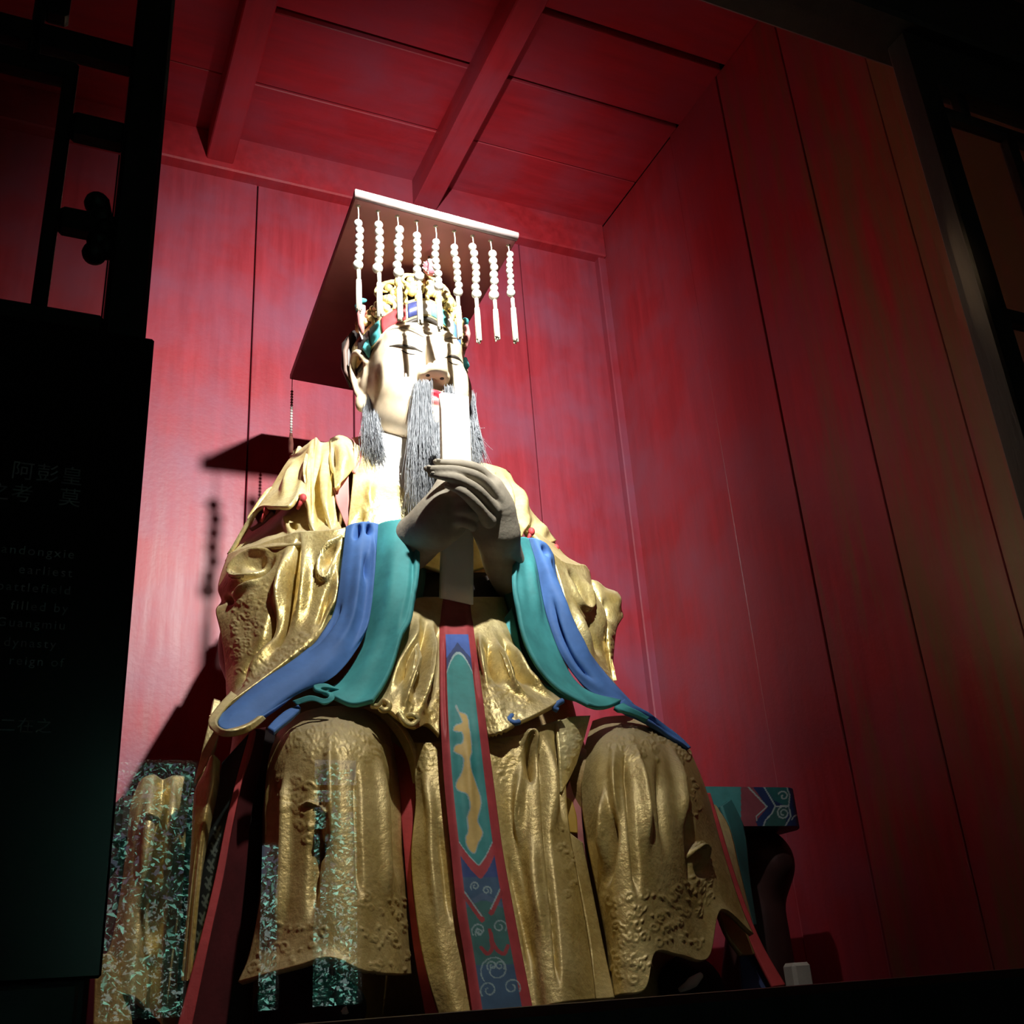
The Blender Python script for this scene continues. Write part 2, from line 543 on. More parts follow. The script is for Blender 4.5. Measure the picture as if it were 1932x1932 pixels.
def vcol(name, rough=.6, spec=.4, bs=.15, metal=0.0):
    m, t, N, L, B = nt(name)
    vec, g = coords(N, L)
    a = N.new('ShaderNodeAttribute'); a.attribute_name = 'Col'
    f = ramp(N, L, noise(N, L, vec, 25, 5), [(.3, (.8, .8, .8)), (.7, (1.08, 1.08, 1.08))])
    L.new(mixc(N, L, 1.0, a.outputs['Color'], f, 'MULTIPLY'), B.inputs['Base Color'])
    B.inputs['Roughness'].default_value = rough; B.inputs['Specular IOR Level'].default_value = spec
    bump(N, L, B, noise(N, L, vec, 70, 4), bs, .003)
    return m
def redpaint(name, c=(.32, .026, .040), rough=.44, axis=2, worn=0.0, wornc=(.20, .11, .05)):
    """glossy red lacquer brushed along the grain of a board"""
    m, t, N, L, B = nt(name)
    st = [14, 14, 14]; st[axis] = 1.2
    vec, g = coords(N, L, tuple(st))
    v1, _ = coords(N, L, (1, 1, 1))
    f = noise(N, L, vec, 1.6, 6, .6); f1 = noise(N, L, v1, 2.2, 4)
    base = ramp(N, L, f, [(.25, tuple(x*.78 for x in c)), (.75, tuple(min(1, x*1.22) for x in c))])
    bl = ramp(N, L, f1, [(.40, (0, 0, 0)), (.75, (1, 1, 1))])
    base = mixc(N, L, bl, base, (c[0]*.80, c[1]*2.0+.02, c[2]*2.2+.03))
    if worn:
        wf = ramp(N, L, noise(N, L, vec, 1.1, 5), [(.5-.5*worn, (0, 0, 0)), (.75-.35*worn, (1, 1, 1))])
        base = mixc(N, L, wf, base, wornc)
    L.new(base, B.inputs['Base Color'])
    rr = N.new('ShaderNodeMapRange'); rr.inputs['To Min'].default_value = rough-.08; rr.inputs['To Max'].default_value = rough+.16
    L.new(f, rr.inputs['Value']); L.new(rr.outputs[0], B.inputs['Roughness'])
    ah = N.new('ShaderNodeMath'); ah.operation = 'ADD'; L.new(f, ah.inputs[0]); L.new(noise(N, L, v1, 40, 4), ah.inputs[1])
    bump(N, L, B, ah.outputs[0], .14, .006)
    return m

GOLD = gold('gold_leaf')
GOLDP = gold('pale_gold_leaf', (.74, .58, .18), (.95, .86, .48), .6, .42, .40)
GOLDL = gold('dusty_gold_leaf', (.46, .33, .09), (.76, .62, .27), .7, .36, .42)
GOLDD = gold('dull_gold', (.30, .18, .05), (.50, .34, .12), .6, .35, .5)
RED = redpaint('red_lacquer')
RED_R = [redpaint('red_lacquer_side_%d' % i, (.34, .024, .032), .32, 2, wn) for i, wn in enumerate((0, 0, .04, .26, .5))]
RED_C = redpaint('red_lacquer_ceiling', (.40, .016, .026), .50, 0)
RED_B = redpaint('red_lacquer_beam', (.36, .016, .024), .45, 1)
DARKWOOD = simple('dark_wood', (.018, .013, .011), .5, var=.4, bs=.2, stretch=(3, 3, .4))
BLACK = simple('black_gap', (.006, .005, .005), .9, bs=0)
FLESH = simple('painted_flesh', (.72, .58, .40), .5, var=.06, scale=14, bs=.08, bscale=40)
HANDM = simple('grey_clay_hand', (.36, .32, .25), .75, var=.12, scale=30, bs=.3, bscale=70)
TEAL = simple('teal_paint', (.065, .36, .38), .72, var=.22, scale=12, bs=.25, bscale=45)
TEALD = simple('darkened_teal', (.03, .16, .16), .7, var=.2, bs=.15)  # the teal darkened; shade inside the sleeves is put into the colour
BLUE = simple('blue_paint', (.075, .19, .50), .72, var=.22, scale=10, bs=.2, bscale=45)
REDP = simple('red_cloth_paint', (.50, .05, .055), .65, var=.2, scale=12, bs=.25)
REDD = simple('dark_red_lining', (.09, .008, .011), .7, var=.3, bs=.2)
PINK = simple('pink_lining', (.55, .20, .19), .65, var=.12, bs=.1)
WHITE = simple('white_paint', (.80, .78, .72), .5, var=.04, bs=.05)
PEARL = simple('pearl_white', (.44, .425, .385), .30, var=.05, bs=.04)
CORD = simple('pale_cord', (.46, .42, .33), .8, var=.06, bs=.1)
HATRED = simple('dull_maroon_board', (.30, .085, .095), .55, var=.15, scale=6, bs=.1)
HAIRC = simple('dark_hair_paint', (.035, .028, .025), .5, var=.3)
# ------------------------------------------------------------------ the shrine shell
Z = CZ                                  # photo-relative heights get + Z
WALL_Y, RX, LX = 4.5, 2.84, -0.60
CEIL = 4.20 + Z
PLAT = -0.14 + Z                        # top of the shrine platform, just below the sill
YF = 1.50                               # plane of the shrine front
def structure(o):
    o['kind'] = 'structure'; return o

def empty_struct(name, loc):
    o = bpy.data.objects.new(name, None); o.location = loc; o.empty_display_size = .05
    COL.objects.link(o); o.matrix_world = Matrix.Translation(Vector(loc)); return structure(o)

# back wall of upright planks
wb = structure(MB().box(LX-.1, RX+.1, WALL_Y+.05, WALL_Y+.15, 0, CEIL+.2).build('wall_back', BLACK))
seams = [LX, .10, .79, 1.303, 1.80, 2.297, RX+.02]
rr = random.Random(3)
for a, b in zip(seams[:-1], seams[1:]):
    d = rr.uniform(0, .004)
    MB().bbox(a+.0035, b-.0035, WALL_Y-d, WALL_Y+.05, PLAT, CEIL, .003).build('plank', RED, wb)
MB().bbox(RX-.045, RX+.01, WALL_Y-.05, WALL_Y+.01, PLAT, 3.98+Z, .006).build('corner_batten', RED, wb)
MB().bbox(LX, RX, WALL_Y-.075, WALL_Y+.01, 3.975+Z, 4.21+Z, .008).build('top_rail', RED_B, wb)
# right side wall
wr = structure(MB().box(RX+.05, RX+.15, YF+.05, WALL_Y+.1, 0, CEIL+.2).build('wall_right', BLACK))
ys = [WALL_Y, 3.65, 3.20, 2.738, 2.30, YF+.06]
for i, (a, b) in enumerate(zip(ys[:-1], ys[1:])):
    d = rr.uniform(0, .006)
    MB().bbox(RX-d, RX+.05, b+.003, a-.003, PLAT, CEIL, .003).build('plank', RED_R[i], wr)
# left side wall
wl = structure(MB().box(LX-.15, LX-.05, YF+.05, WALL_Y+.1, 0, CEIL+.2).build('wall_left', BLACK))
for a, b in zip(ys[:-1], ys[1:]):
    MB().bbox(LX-.05, LX+rr.uniform(0, .005), b+.003, a-.003, PLAT, CEIL, .003).build('plank', RED, wl)
# ceiling of boards with open joints, beams under it
ce = structure(MB().box(LX-.1, RX+.1, YF-.1, WALL_Y+.1, CEIL+.06, CEIL+.14).build('ceiling', BLACK))
gy = [YF-.05, 2.20, 2.66, 3.12, 3.555, 4.03, WALL_Y]
for i, (a, b) in enumerate(zip(gy[:-1], gy[1:])):
    for (x0, x1, k) in ((LX, .58, 0), (.58, 1.70, 1), (1.70, RX, 2)):
        g = {(1, 4): .032, (2, 3): .034, (2, 4): .022, (0, 4): .02}.get((k, i), .004)
        t = rr.uniform(-.012, .006)
        MB().bbox(x0, x1, a+g, b-.002, CEIL+t, CEIL+.05+t, .004).build('ceiling_board', RED_C, ce)
for j, x in enumerate((.512, 1.625)):
    structure(MB().bbox(x, x+.135, YF, WALL_Y-.07, 4.015+Z, CEIL-.001, .006).build('trim_%d' % (j+1), RED_B))
# platform, sill and front frame
structure(MB().bbox(LX-.15, RX+.15, YF+.05, WALL_Y+.1, 0, PLAT, .01).build('floor_platform', DARKWOOD))
structure(MB().bbox(LX-.4, RX+.6, YF-.10, YF+.05, PLAT-.3, -.012+Z, .012).build('trim_sill', DARKWOOD))
structure(MB().bbox(LX-.4, RX+.6, YF-.04, YF+.02, 0, PLAT-.3, .01).build('wall_front_base', DARKWOOD))
structure(MB().bbox(LX-.6, RX+.9, YF-.07, YF+.09, 2.345+Z, 2.62+Z, .01).build('trim_lintel', DARKWOOD))

# ------------------------------------------------------------------ lattice leaves of the shrine front
def lattice(name, loc, bars, label, extra=()):
    t = thing(name, loc, label, 'lattice panel', 'lattice panels of the shrine front')
    for (nm, x0, x1, z0, z1, dep) in bars:
        MB().bbox(x0, x1, YF-dep, YF+dep, z0, z1, .006).build(nm, DARKWOOD, t)
    return t
def fx(px, py): return P(px, py, YF)[0]
def fz(px, py): return P(px, py, YF)[2]
SB = -.012+Z; ST = 2.345+Z
zr = fz(190, 612)
b1 = [('stile', .036, .098, SB, ST, .035), ('stile', -.56, -.50, SB, ST, .035),
      ('bottom_rail', -.50, .036, SB, zr, .030), ('top_rail', -.50, .036, ST-.08, ST, .030)]
xv0, xv1 = fx(90, 350), fx(120, 350)
b1 += [('bar', xv0, xv1, zr, fz(105, 140), .018)]
b1 += [('bar', -.50, xv1, fz(100, 152), fz(100, 118), .018)]
b1 += [('bar', xv1, .04, fz(150, 262), fz(150, 222), .018), ('bar', xv1, .04, fz(140, 440), fz(140, 402), .018)]
b1 += [('bar', fx(58, 60), fx(82, 60), fz(80, 135), ST, .018)]
b1 += [('bar', -.50, .04, fz(150, 112), fz(150, 72), .018)]
b1 += [('bar', fx(85, 20), fx(132, 20), fz(110, 38), ST-.3, .018)]
for k in range(4):
    b1 += [('bar', -.50, .036, 1.80+.15*k+Z, 1.83+.15*k+Z, .018)]
lp = lattice('lattice_door_leaf', (-.23, YF, SB), b1, 'dark wooden lattice leaf with a carved bracket, beside the black text board')
# carved bracket on the stile
m = MB()
for (px, py, r) in ((183, 385, .020), (190, 410, .017), (196, 430, .016), (185, 455, .018), (178, 478, .019), (200, 470, .018)):
    m.sphere(P(px, py, YF-.01), r, 12, 8)
m.tube([P(186, 380, YF), P(196, 430, YF), P(182, 480, YF)], .017, 10)
m.build('carved_bracket', DARKWOOD, lp, True)
DUSTY, t_, N_, L_, B_ = nt('dusty_pane')
tb = N_.new('ShaderNodeBsdfTransparent'); tb.inputs[0].default_value = (.80, .74, .70, 1)
B_.inputs['Base Color'].default_value = (.10, .08, .07, 1); B_.inputs['Roughness'].default_value = .4
mx = N_.new('ShaderNodeMixShader'); mx.inputs[0].default_value = .25
L_.new(tb.outputs[0], mx.inputs[1]); L_.new(B_.outputs[0], mx.inputs[2]); L_.new(mx.outputs[0], N_['Material Output'].inputs['Surface'])
MB().box(-.50, .036, YF+.004, YF+.008, zr, ST-.08).build('dusty_pane', DUSTY, lp)
# right leaf
jx0 = 1.985
b2 = [('stile', jx0, jx0+.075, SB, ST, .035), ('stile', 2.68, 2.74, SB, ST, .035),
      ('bottom_rail', jx0+.075, 2.68, SB, SB+.30, .03), ('top_rail', jx0+.075, 2.68, ST-.16, ST, .03)]
b2 += [('bar', jx0+.075, 2.68, 2.08+Z, 2.115+Z, .018), ('bar', jx0+.075, 2.68, 1.42+Z, 1.46+Z, .018),
       ('bar', 2.30, 2.335, SB+.3, 2.08+Z, .018), ('bar', jx0+.075, 2.30, 1.18+Z, 1.21+Z, .018),
       ('bar', jx0+.075, 2.30, .72+Z, .75+Z, .018), ('bar', 2.15, 2.18, 2.1+Z, ST-.1, .018), ('bar', 2.45, 2.48, 2.1+Z, ST-.1, .018)]
lattice('lattice_door_leaf', (2.36, YF, SB), b2, 'dark wooden lattice leaf against the right red plank wall')
MB().box(jx0+.075, 2.68, YF+.004, YF+.008, SB+.30, ST-.16).build('dusty_pane', DUSTY, [o for o in COL.objects if o.name.startswith('lattice_door_leaf')][-1])
# transom above the lintel with fret bars
tr = thing('lattice_transom', (1.1, YF, 2.62+Z), 'dark wooden fretwork transom above the lintel of the shrine front', 'lattice panel', 'lattice panels of the shrine front')
MB().bbox(LX-.5, RX+.8, YF-.03, YF+.03, 3.55+Z, 3.65+Z, .006).build('top_rail', DARKWOOD, tr)
for k in range(26):
    x = LX-.45+k*.175
    MB().bbox(x, x+.025, YF-.018, YF+.018, 2.62+Z, 3.55+Z, .005).build('bar', DARKWOOD, tr)
for k in range(4):
    MB().bbox(LX-.5, RX+.8, YF-.015, YF+.015, 2.74+.22*k+Z, 2.765+.22*k+Z, .005).build('bar', DARKWOOD, tr)
structure(MB().box(LX-.8, RX+1.0, YF-.02, YF+.06, 3.65+Z, 5.2+Z).build('wall_front_top', DARKWOOD))
for (x0, x1, i) in ((-3.4, LX+.04, 1), (2.74, 5.2, 2)):
    structure(MB().box(x0, x1, YF-.03, YF+.03, 0, 3.65+Z).build('wall_front_%d' % i, DARKWOOD))
structure(MB().box(-3.4, LX-.8, YF-.03, YF+.03, 3.65+Z, 5.2+Z).build('wall_front_3', DARKWOOD))
structure(MB().box(RX+1.0, 5.2, YF-.03, YF+.03, 3.65+Z, 5.2+Z).build('wall_front_4', DARKWOOD))
# glass pane in the opening
GLASS, t_, N_, L_, B_ = nt('window_glass')
fr = N_.new('ShaderNodeFresnel'); fr.inputs['IOR'].default_value = 1.5
mrg = N_.new('ShaderNodeMapRange'); mrg.inputs['To Max'].default_value = 1.7; mrg.clamp = False
L_.new(fr.outputs[0], mrg.inputs['Value'])
tb = N_.new('ShaderNodeBsdfTransparent'); tb.inputs[0].default_value = (.97, .98, .97, 1)
gl = N_.new('ShaderNodeBsdfGlossy'); gl.inputs['Roughness'].default_value = .004
mx = N_.new('ShaderNodeMixShader')
L_.new(mrg.outputs[0], mx.inputs[0]); L_.new(tb.outputs[0], mx.inputs[1]); L_.new(gl.outputs[0], mx.inputs[2])
L_.new(mx.outputs[0], N_['Material Output'].inputs['Surface'])
structure(mesh('window_1', [(.098, YF+.012, SB), (jx0, YF+.012, SB), (jx0, YF+.012, ST), (.098, YF+.012, ST)], [(0, 1, 2, 3)], GLASS, smooth=False))

# ------------------------------------------------------------------ the hall behind the viewer
HALLW = simple('hall_wall', (.10, .07, .055), .8, var=.2)
STONE = simple('stone_floor', (.10, .10, .095), .6, var=.25, scale=4)
structure(MB().box(-3.4, 5.2, -4.2, YF-.02, -.12, 0).build('floor', STONE))
structure(MB().box(-3.5, -3.4, -4.2, YF, 0, 5.2+Z).build('wall_hall_left', HALLW))
structure(MB().box(5.2, 5.3, -4.2, YF, 0, 5.2+Z).build('wall_hall_right', HALLW))
structure(MB().box(-3.5, 5.3, -4.3, WALL_Y+.3, 5.2+Z, 5.3+Z).build('ceiling_hall', HALLW))
# entrance wall with three lattice windows
YB = -4.0
ops = [(.53, 1.00, .03+Z, 1.50+Z), (1.42, 1.545, .03+Z, .99+Z), (1.75, 2.06, .03+Z, 1.54+Z)]
m = MB()
xs = [-3.4]+[v for o_ in ops for v in o_[:2]]+[5.2]
for i in range(0, len(xs), 2): m.box(xs[i], xs[i+1], YB-.1, YB, 0, 5.2+Z)
for (a, b, c, d) in ops: m.box(a, b, YB-.1, YB, 0, c); m.box(a, b, YB-.1, YB, d, 5.2+Z)
we = structure(m.build('wall_entrance', HALLW))
# fret bars in the tall window
fb = thing('fret_screen', (1.9, YB, 1.1+Z), 'small wooden fret screen in the entrance window opposite the shrine', 'screen')
for (x0, x1, z0, z1) in ((1.75, 2.06, 1.33, 1.36), (1.75, 1.86, 1.22, 1.25), (1.84, 1.87, 1.05, 1.25), (1.75, 1.87, 1.05, 1.08), (1.80, 1.83, .82, 1.06),
                         (1.75, 1.83, .82, .85), (1.94, 1.97, 1.2, 1.36), (1.94, 2.06, 1.19, 1.22), (1.78, 1.80, .6, .84)):
    MB().box(x0, x1, YB-.06, YB-.03, z0+Z, z1+Z).build('bar', HALLW, fb)
# courtyard: paving and shrubs in sunlight
structure(MB().box(-6, 9, -12, YB-.1, -.25, -.12).build('floor_courtyard', simple('pale_paving', (.42, .42, .38), .8)))
structure(MB().box(-6, 9, -9.2, -9.0, -.12, 2.75).build('wall_courtyard', simple('weathered_plaster', (.20, .29, .28), .9, var=.35, scale=2.5)))
LEAF = [simple('leaf_%d' % i, c, .8, var=.3, scale=5, bs=0, spec=.2) for i, c in enumerate(((.08, .26, .20), (.12, .34, .28), (.20, .42, .40)))]
def shrub(x, y, rx, h, n, label, mi, seed):
    t = thing('garden_shrub', (x, y, -.12), label, 'shrub', 'shrubs in the courtyard')
    r_ = random.Random(seed)
    MB().tube([(x, y, -.12), (x+.05, y, h*.4), (x-.03, y+.04, h*.75)], [.05, .035, .02], 7).build('stem', DARKWOOD, t)
    v = []; f = []
    for k in range(n):
        a, b, q = r_.uniform(0, 6.283), r_.uniform(-1, 1), r_.random()**.25
        s = math.sqrt(1-b*b)
        c = Vector((x+rx*q*s*math.cos(a), y+rx*q*s*math.sin(a), h*.55+h*.5*q*b))
        d = Vector((r_.uniform(-1, 1), r_.uniform(-1, 1), r_.uniform(-.8, .3))).normalized()
        e = d.cross(Vector((r_.uniform(-1, 1), r_.uniform(-1, 1), r_.uniform(-1, 1)))).normalized()
        L_ = r_.uniform(.05, .12); wd = L_*.24
        i = len(v)
        up = d.cross(e)*.02
        v += [c, c+d*L_*.5+e*wd+up, c+d*L_, c+d*L_*.5-e*wd+up]; f += [(i, i+1, i+2, i+3)]
    o = mesh('foliage', v, f, LEAF[mi], t, False)
    o['kind'] = 'stuff'
shrub(1.02, -7.0, .74, 4.1, 8000, 'tall dark leafy shrub in the sunlit courtyard', 0, 1)
shrub(2.70, -7.2, .72, 3.6, 7000, 'bright green shrub in the middle of the courtyard', 1, 2)
shrub(-.75, -7.0, .75, 3.4, 6000, 'pale bluish green shrub at the courtyard side', 2, 3)
# ------------------------------------------------------------------ the statue: robe and body
ST_LOC = (1.13, 3.2, PLAT)
stat = thing('emperor_statue', ST_LOC, 'seated bearded emperor statue in a gilded robe with blue and teal sleeve bands', 'statue')

# core mass of the figure under the cloth
fd = Field((.30, 2.45, PLAT-.02), (2.05, 4.0, 1.95+Z), .016)
def w3(x, y, z): return (x, y, z+Z)
fd.ell(w3(1.14, 3.38, 1.25), (.42, .36, .62), .10)
fd.ell(w3(1.14, 3.42, 1.52), (.46, .30, .30), .10)
fd.cap(w3(1.14, 3.34, 1.6), w3(1.15, 3.27, 1.85), .15, .13, .08)
for s in (-1, 1):
    fd.cap(w3(1.14+s*.36, 3.48, 1.50), w3(1.14+s*.44, 3.38, 1.12), .15, .15, .08)      # upper arm
    fd.cap(w3(1.14+s*.44, 3.38, 1.12), w3(1.14+s*.30, 3.05, 1.20), .14, .09, .08)      # forearm
    fd.cap(w3(1.14+s*.43, 3.36, 1.05), w3(1.14+s*.43, 3.22, .72), .16, .14, .08)       # hanging sleeve mass
    fd.cap(w3(1.14+s*.24, 3.45, .50), w3(1.14+s*.40, 2.80, .50), .22, .15, .08)        # thigh
    fd.cap(w3(1.14+s*.40, 2.82, .48), w3(1.14+s*.44, 2.86, -.1), .16, .17, .06)        # shin
fd.ell(w3(1.14, 3.35, .6), (.60, .45, .30), .10)
fd.cap(w3(.8, 3.05, .15), w3(1.5, 3.05, .15), .24, .24, .10)
fd.build('core_body', GOLDD, stat)

# ---- shoulder cape, statue's right shoulder
patch('shoulder_cape', [
    [(566,848,3.48),(545,868,3.44),(518,912,3.38),(486,960,3.32),(428,1045,3.36)],
    [(568,846,3.46),(548,868,3.40),(524,910,3.32),(500,946,3.24),(492,955,3.20)],
    [(573,842,3.42),(556,880,3.30),(535,925,3.18),(516,955,3.09)],
    [(580,837,3.38),(567,885,3.22),(552,930,3.10),(542,954,3.02)],
    [(588,830,3.36),(580,870,3.20),(574,905,3.11),(569,932,3.05)],
    [(592,828,3.35),(586,880,3.16),(582,920,3.07),(580,948,3.02)],
    [(598,826,3.34),(594,880,3.13),(591,935,3.03),(592,1000,2.97)],
    [(606,834,3.36),(606,890,3.15),(608,945,3.05),(614,1008,2.98)],
    [(617,834,3.33),(618,890,3.09),(620,945,3.00),(626,1008,2.94)],
    [(624,829,3.33),(627,875,3.12),(629,925,3.03),(640,1006,2.95)]], GOLDP, stat,
    strokes=[(-.035, 6, [(596,842),(600,880),(603,930),(612,1005)]), (-.02, 4, [(621,840),(622,900),(628,1000)]),
             (.018, 8, [(560,865),(545,910),(528,948)]), (.02, 5, [(588,840),(584,890),(580,930)]), (.015, 5, [(611,845),(613,920),(622,1000)])])
patch('cape_flap', [
    [(622,828,3.33),(626,870,3.10),(630,905,3.03),(631,920,3.00)],
    [(640,821,3.33),(645,860,3.10),(646,893,3.03),(643,910,3.00)],
    [(655,825,3.34),(661,855,3.14),(662,882,3.07),(656,898,3.04)],
    [(668,832,3.36),(674,852,3.20),(675,866,3.14),(672,878,3.10)]], GOLDP, stat,
    strokes=[(.02, 10, [(642,830),(648,870),(645,900)]), (-.015, 4, [(628,835),(630,890)])])
patch('pink_lining', [[(631,918,3.03),(636,950,3.01),(650,985,2.99),(656,1004,2.98)], [(658,896,3.06),(657,940,3.0),(657,975,2.99),(658,1004,2.97)]], PINK, stat)
patch('pink_collar_edge', [[(664,826,3.34),(671,845,3.18),(675,866,3.12),(664,890,3.06)], [(684,822,3.30),(684,845,3.16),(681,866,3.10),(668,890,3.05)]], PINK, stat)
patch('upper_sleeve', [
    [(500,945,3.52),(460,1000,3.46),(424,1058,3.34)], [(530,945,3.40),(492,1005,3.30),(448,1050,3.17)],
    [(562,930,3.31),(532,985,3.17),(492,1035,3.06)], [(582,945,3.20),(568,1000,3.03),(545,1028,2.97)],
    [(600,975,3.04),(606,1002,2.96),(600,1020,2.93)], [(640,985,3.0),(645,1000,2.93),(642,1015,2.92)]], GOLD, stat,
    strokes=[(.018, 5, [(545,968),(540,985),(548,1005),(560,1010)]), (-.02, 5, [(552,985),(556,1000)])])
# ---- statue's right sleeve, gilded part
ESL = [(470,1105),(515,1092),(503,1175),(480,1225),(440,1285),(432,1210),(440,1150)]
patch('sleeve', [
    [(430,1045,3.3),(416,1085,3.25),(411,1112,3.2),(417,1134,3.17),(407,1152,3.14),(415,1190,3.1),(424,1250,3.05),(427,1312,2.98)],
    [(455,1035,3.2),(440,1075,3.13),(437,1115,3.1),(440,1160,3.06),(446,1210,3.0),(446,1265,2.95),(436,1318,2.9)],
    [(490,1025,3.1),(475,1070,3.05),(470,1120,3.02),(472,1180,2.98),(472,1230,2.93),(462,1280,2.88),(432,1322,2.85)],
    [(530,1012,3.03),(515,1060,3.0),(508,1120,2.97),(503,1180,2.92),(492,1230,2.88),(465,1285,2.84),(425,1330,2.8)],
    [(562,1003,2.97),(550,1060,2.95),(545,1120,2.92),(540,1175,2.88),(522,1225,2.84),(480,1280,2.8),(415,1335,2.76)],
    [(600,1001,2.93),(590,1060,2.91),(585,1120,2.88),(575,1170,2.85),(552,1220,2.8),(495,1275,2.77),(408,1342,2.73)],
    [(640,997,2.90),(632,1060,2.87),(622,1130,2.85),(606,1180,2.82),(580,1215,2.78),(510,1270,2.75),(402,1347,2.7)],
    [(656,994,2.90),(649,1060,2.88),(636,1140,2.86),(616,1190,2.82),(594,1218,2.79),(519,1275,2.76),(400,1355,2.7)]], GOLD, stat,
    strokes=[(.016, 3.4, [(520,1036),(480,1043),(450,1060),(437,1080),(450,1090),(480,1078),(508,1055)]),
             (-.024, 8, [(455,1077),(480,1062),(508,1046)]), (-.045, 7, [(520,1042),(500,1068),(470,1092),(440,1110)]),
             (.02, 5, [(500,1082),(465,1108),(432,1132)]), (-.03, 6, [(425,1135),(440,1128)]),
             (-.05, 3.6, [(563,1010),(560,1050),(553,1090),(548,1130),(540,1180),(518,1230)]),
             (.03, 8, [(548,1022),(538,1080),(528,1130),(515,1190)]),
             (-.05, 6, [(522,1128),(516,1160),(506,1198),(482,1240),(460,1270)]),
             (.02, 8, [(535,1190),(500,1240),(450,1300)]), (-.02, 6, [(500,1210),(465,1270),(435,1312)]),
             (.016, 3, [(648,1008),(618,1030),(604,1060),(603,1083),(612,1095),(621,1085),(627,1060),(630,1050)]),
             (-.03, 6, [(644,1014),(622,1040),(612,1078)]), (.02, 4, [(636,1062),(626,1130),(606,1182)]), (-.02, 4, [(625,1100),(612,1150),(596,1190)]),
             (.02, 10, [(575,1015),(575,1080),(568,1140),(550,1200)])]
    + emboss(ESL, 85, (4, 8)) + emboss([(556,1208),(602,1176),(588,1212),(520,1262),(450,1300),(440,1312),(500,1250)], 75, (3, 7)))
patch('sleeve_edge', [[(436,1304,2.76),(408,1335,2.68),(393,1362,2.62),(410,1386,2.59),(440,1390,2.58),(475,1378,2.59),(502,1356,2.62)],
                      [(448,1312,2.75),(422,1340,2.67),(407,1360,2.61),(418,1375,2.58),(442,1378,2.57),(472,1367,2.58),(496,1350,2.61)]], GOLDP, stat)
# ---- blue and teal bands of that sleeve
patch('blue_band', [
    [(652,994,2.87),(644,1060,2.84),(632,1145,2.81),(610,1192,2.78),(562,1238,2.75),(482,1292,2.71),(412,1352,2.66)],
    [(664,988,2.85),(656,1070,2.81),(644,1155,2.78),(618,1205,2.75),(572,1248,2.72),(490,1303,2.68),(412,1366,2.63)],
    [(690,984,2.83),(682,1085,2.79),(670,1172,2.76),(645,1218,2.73),(600,1262,2.70),(515,1325,2.66),(440,1376,2.61)],
    [(714,988,2.83),(706,1088,2.80),(692,1182,2.77),(670,1230,2.74),(628,1278,2.71),(566,1308,2.69),(496,1351,2.64)]], BLUE, stat,
    strokes=[(-.022, 3, [(644,1135),(632,1165),(612,1196),(580,1228)]), (-.03, 5, [(676,984),(674,1000),(668,1020)]), (-.03, 5, [(694,984),(698,1010)]),
             (.014, 9, [(684,1000),(676,1090),(660,1180),(620,1240)]), (.012, 4, [(706,1000),(700,1090),(688,1178),(664,1228)]), (-.016, 4, [(692,1040),(688,1100)])])
patch('teal_band', [
    [(706,992,2.87),(700,1090,2.84),(690,1190,2.81),(672,1240,2.78),(640,1285,2.75),(608,1302,2.73)],
    [(726,984,2.83),(722,1085,2.79),(710,1190,2.75),(690,1245,2.72),(662,1295,2.70),(632,1314,2.69)],
    [(752,980,2.80),(750,1078,2.76),(734,1190,2.72),(714,1252,2.69),(688,1308,2.67),(662,1326,2.66)],
    [(780,977,2.80),(785,1040,2.76),(775,1115,2.72),(753,1200,2.68),(734,1262,2.65),(702,1320,2.63)]], TEAL, stat,
    strokes=[(.01, 14, [(745,1000),(742,1100),(725,1200)]), (-.012, 4, [(780,1000),(776,1100),(752,1200)])])
patch('cuff_lining', [[(776,980,2.86),(780,1045,2.84),(772,1115,2.82),(752,1195,2.78),(735,1255,2.74),(706,1318,2.70)],
                      [(800,985,2.95),(806,1050,2.95),(800,1115,2.93),(785,1190,2.88),(765,1250,2.80),(730,1315,2.74)]], TEALD, stat)
# curled hem of the teal band
patch('teal_hem_fold', [[(618,1290,2.71),(596,1286,2.70),(594,1298,2.69),(614,1303,2.67),(622,1312,2.66),(612,1318,2.66),(585,1312,2.67),(552,1322,2.68)],
                        [(640,1300,2.71),(612,1296,2.70),(606,1300,2.69),(628,1308,2.67),(630,1320,2.66),(612,1328,2.66),(588,1322,2.67),(560,1330,2.68)]], TEAL, stat, thick=.01)
patch('blue_hem_fold', [[(563,1330,2.70),(540,1340,2.68),(520,1356,2.66),(505,1372,2.64)], [(568,1336,2.69),(552,1350,2.66),(532,1366,2.64),(516,1378,2.62)]], BLUE, stat)

# ---- chest and collar
patch('chest', [
    [(668,835,3.20),(666,900,3.05),(655,1000,2.97)], [(690,850,3.13),(690,920,3.00),(690,1010,2.92)],
    [(730,872,3.08),(730,940,2.96),(735,1030,2.90)], [(780,890,3.06),(782,960,2.94),(785,1060,2.90)],
    [(840,900,3.06),(845,970,2.94),(850,1080,2.90)], [(900,890,3.10),(910,970,2.98),(915,1070,2.93)],
    [(935,890,3.16),(955,960,3.05),(970,1050,2.99)]], GOLDP, stat,
    strokes=[(-.02, 6, [(688,960),(675,985),(662,1003)]), (.015, 7, [(700,900),(696,960)])] + emboss([(682,870),(720,880),(715,990),(690,985)], 60, (3, 6), .005)
    + emboss([(760,880),(800,880),(800,980),(765,980)], 50, (3, 6), .005))
patch('white_collar', [[(700,800,3.22),(700,840,3.13),(712,890,3.04),(735,960,2.96)], [(735,815,3.16),(740,850,3.08),(745,900,3.02),(755,965,2.94)],
                       [(790,830,3.12),(795,860,3.06),(790,910,3.00),(778,965,2.935)]], WHITE, stat, thick=.03)
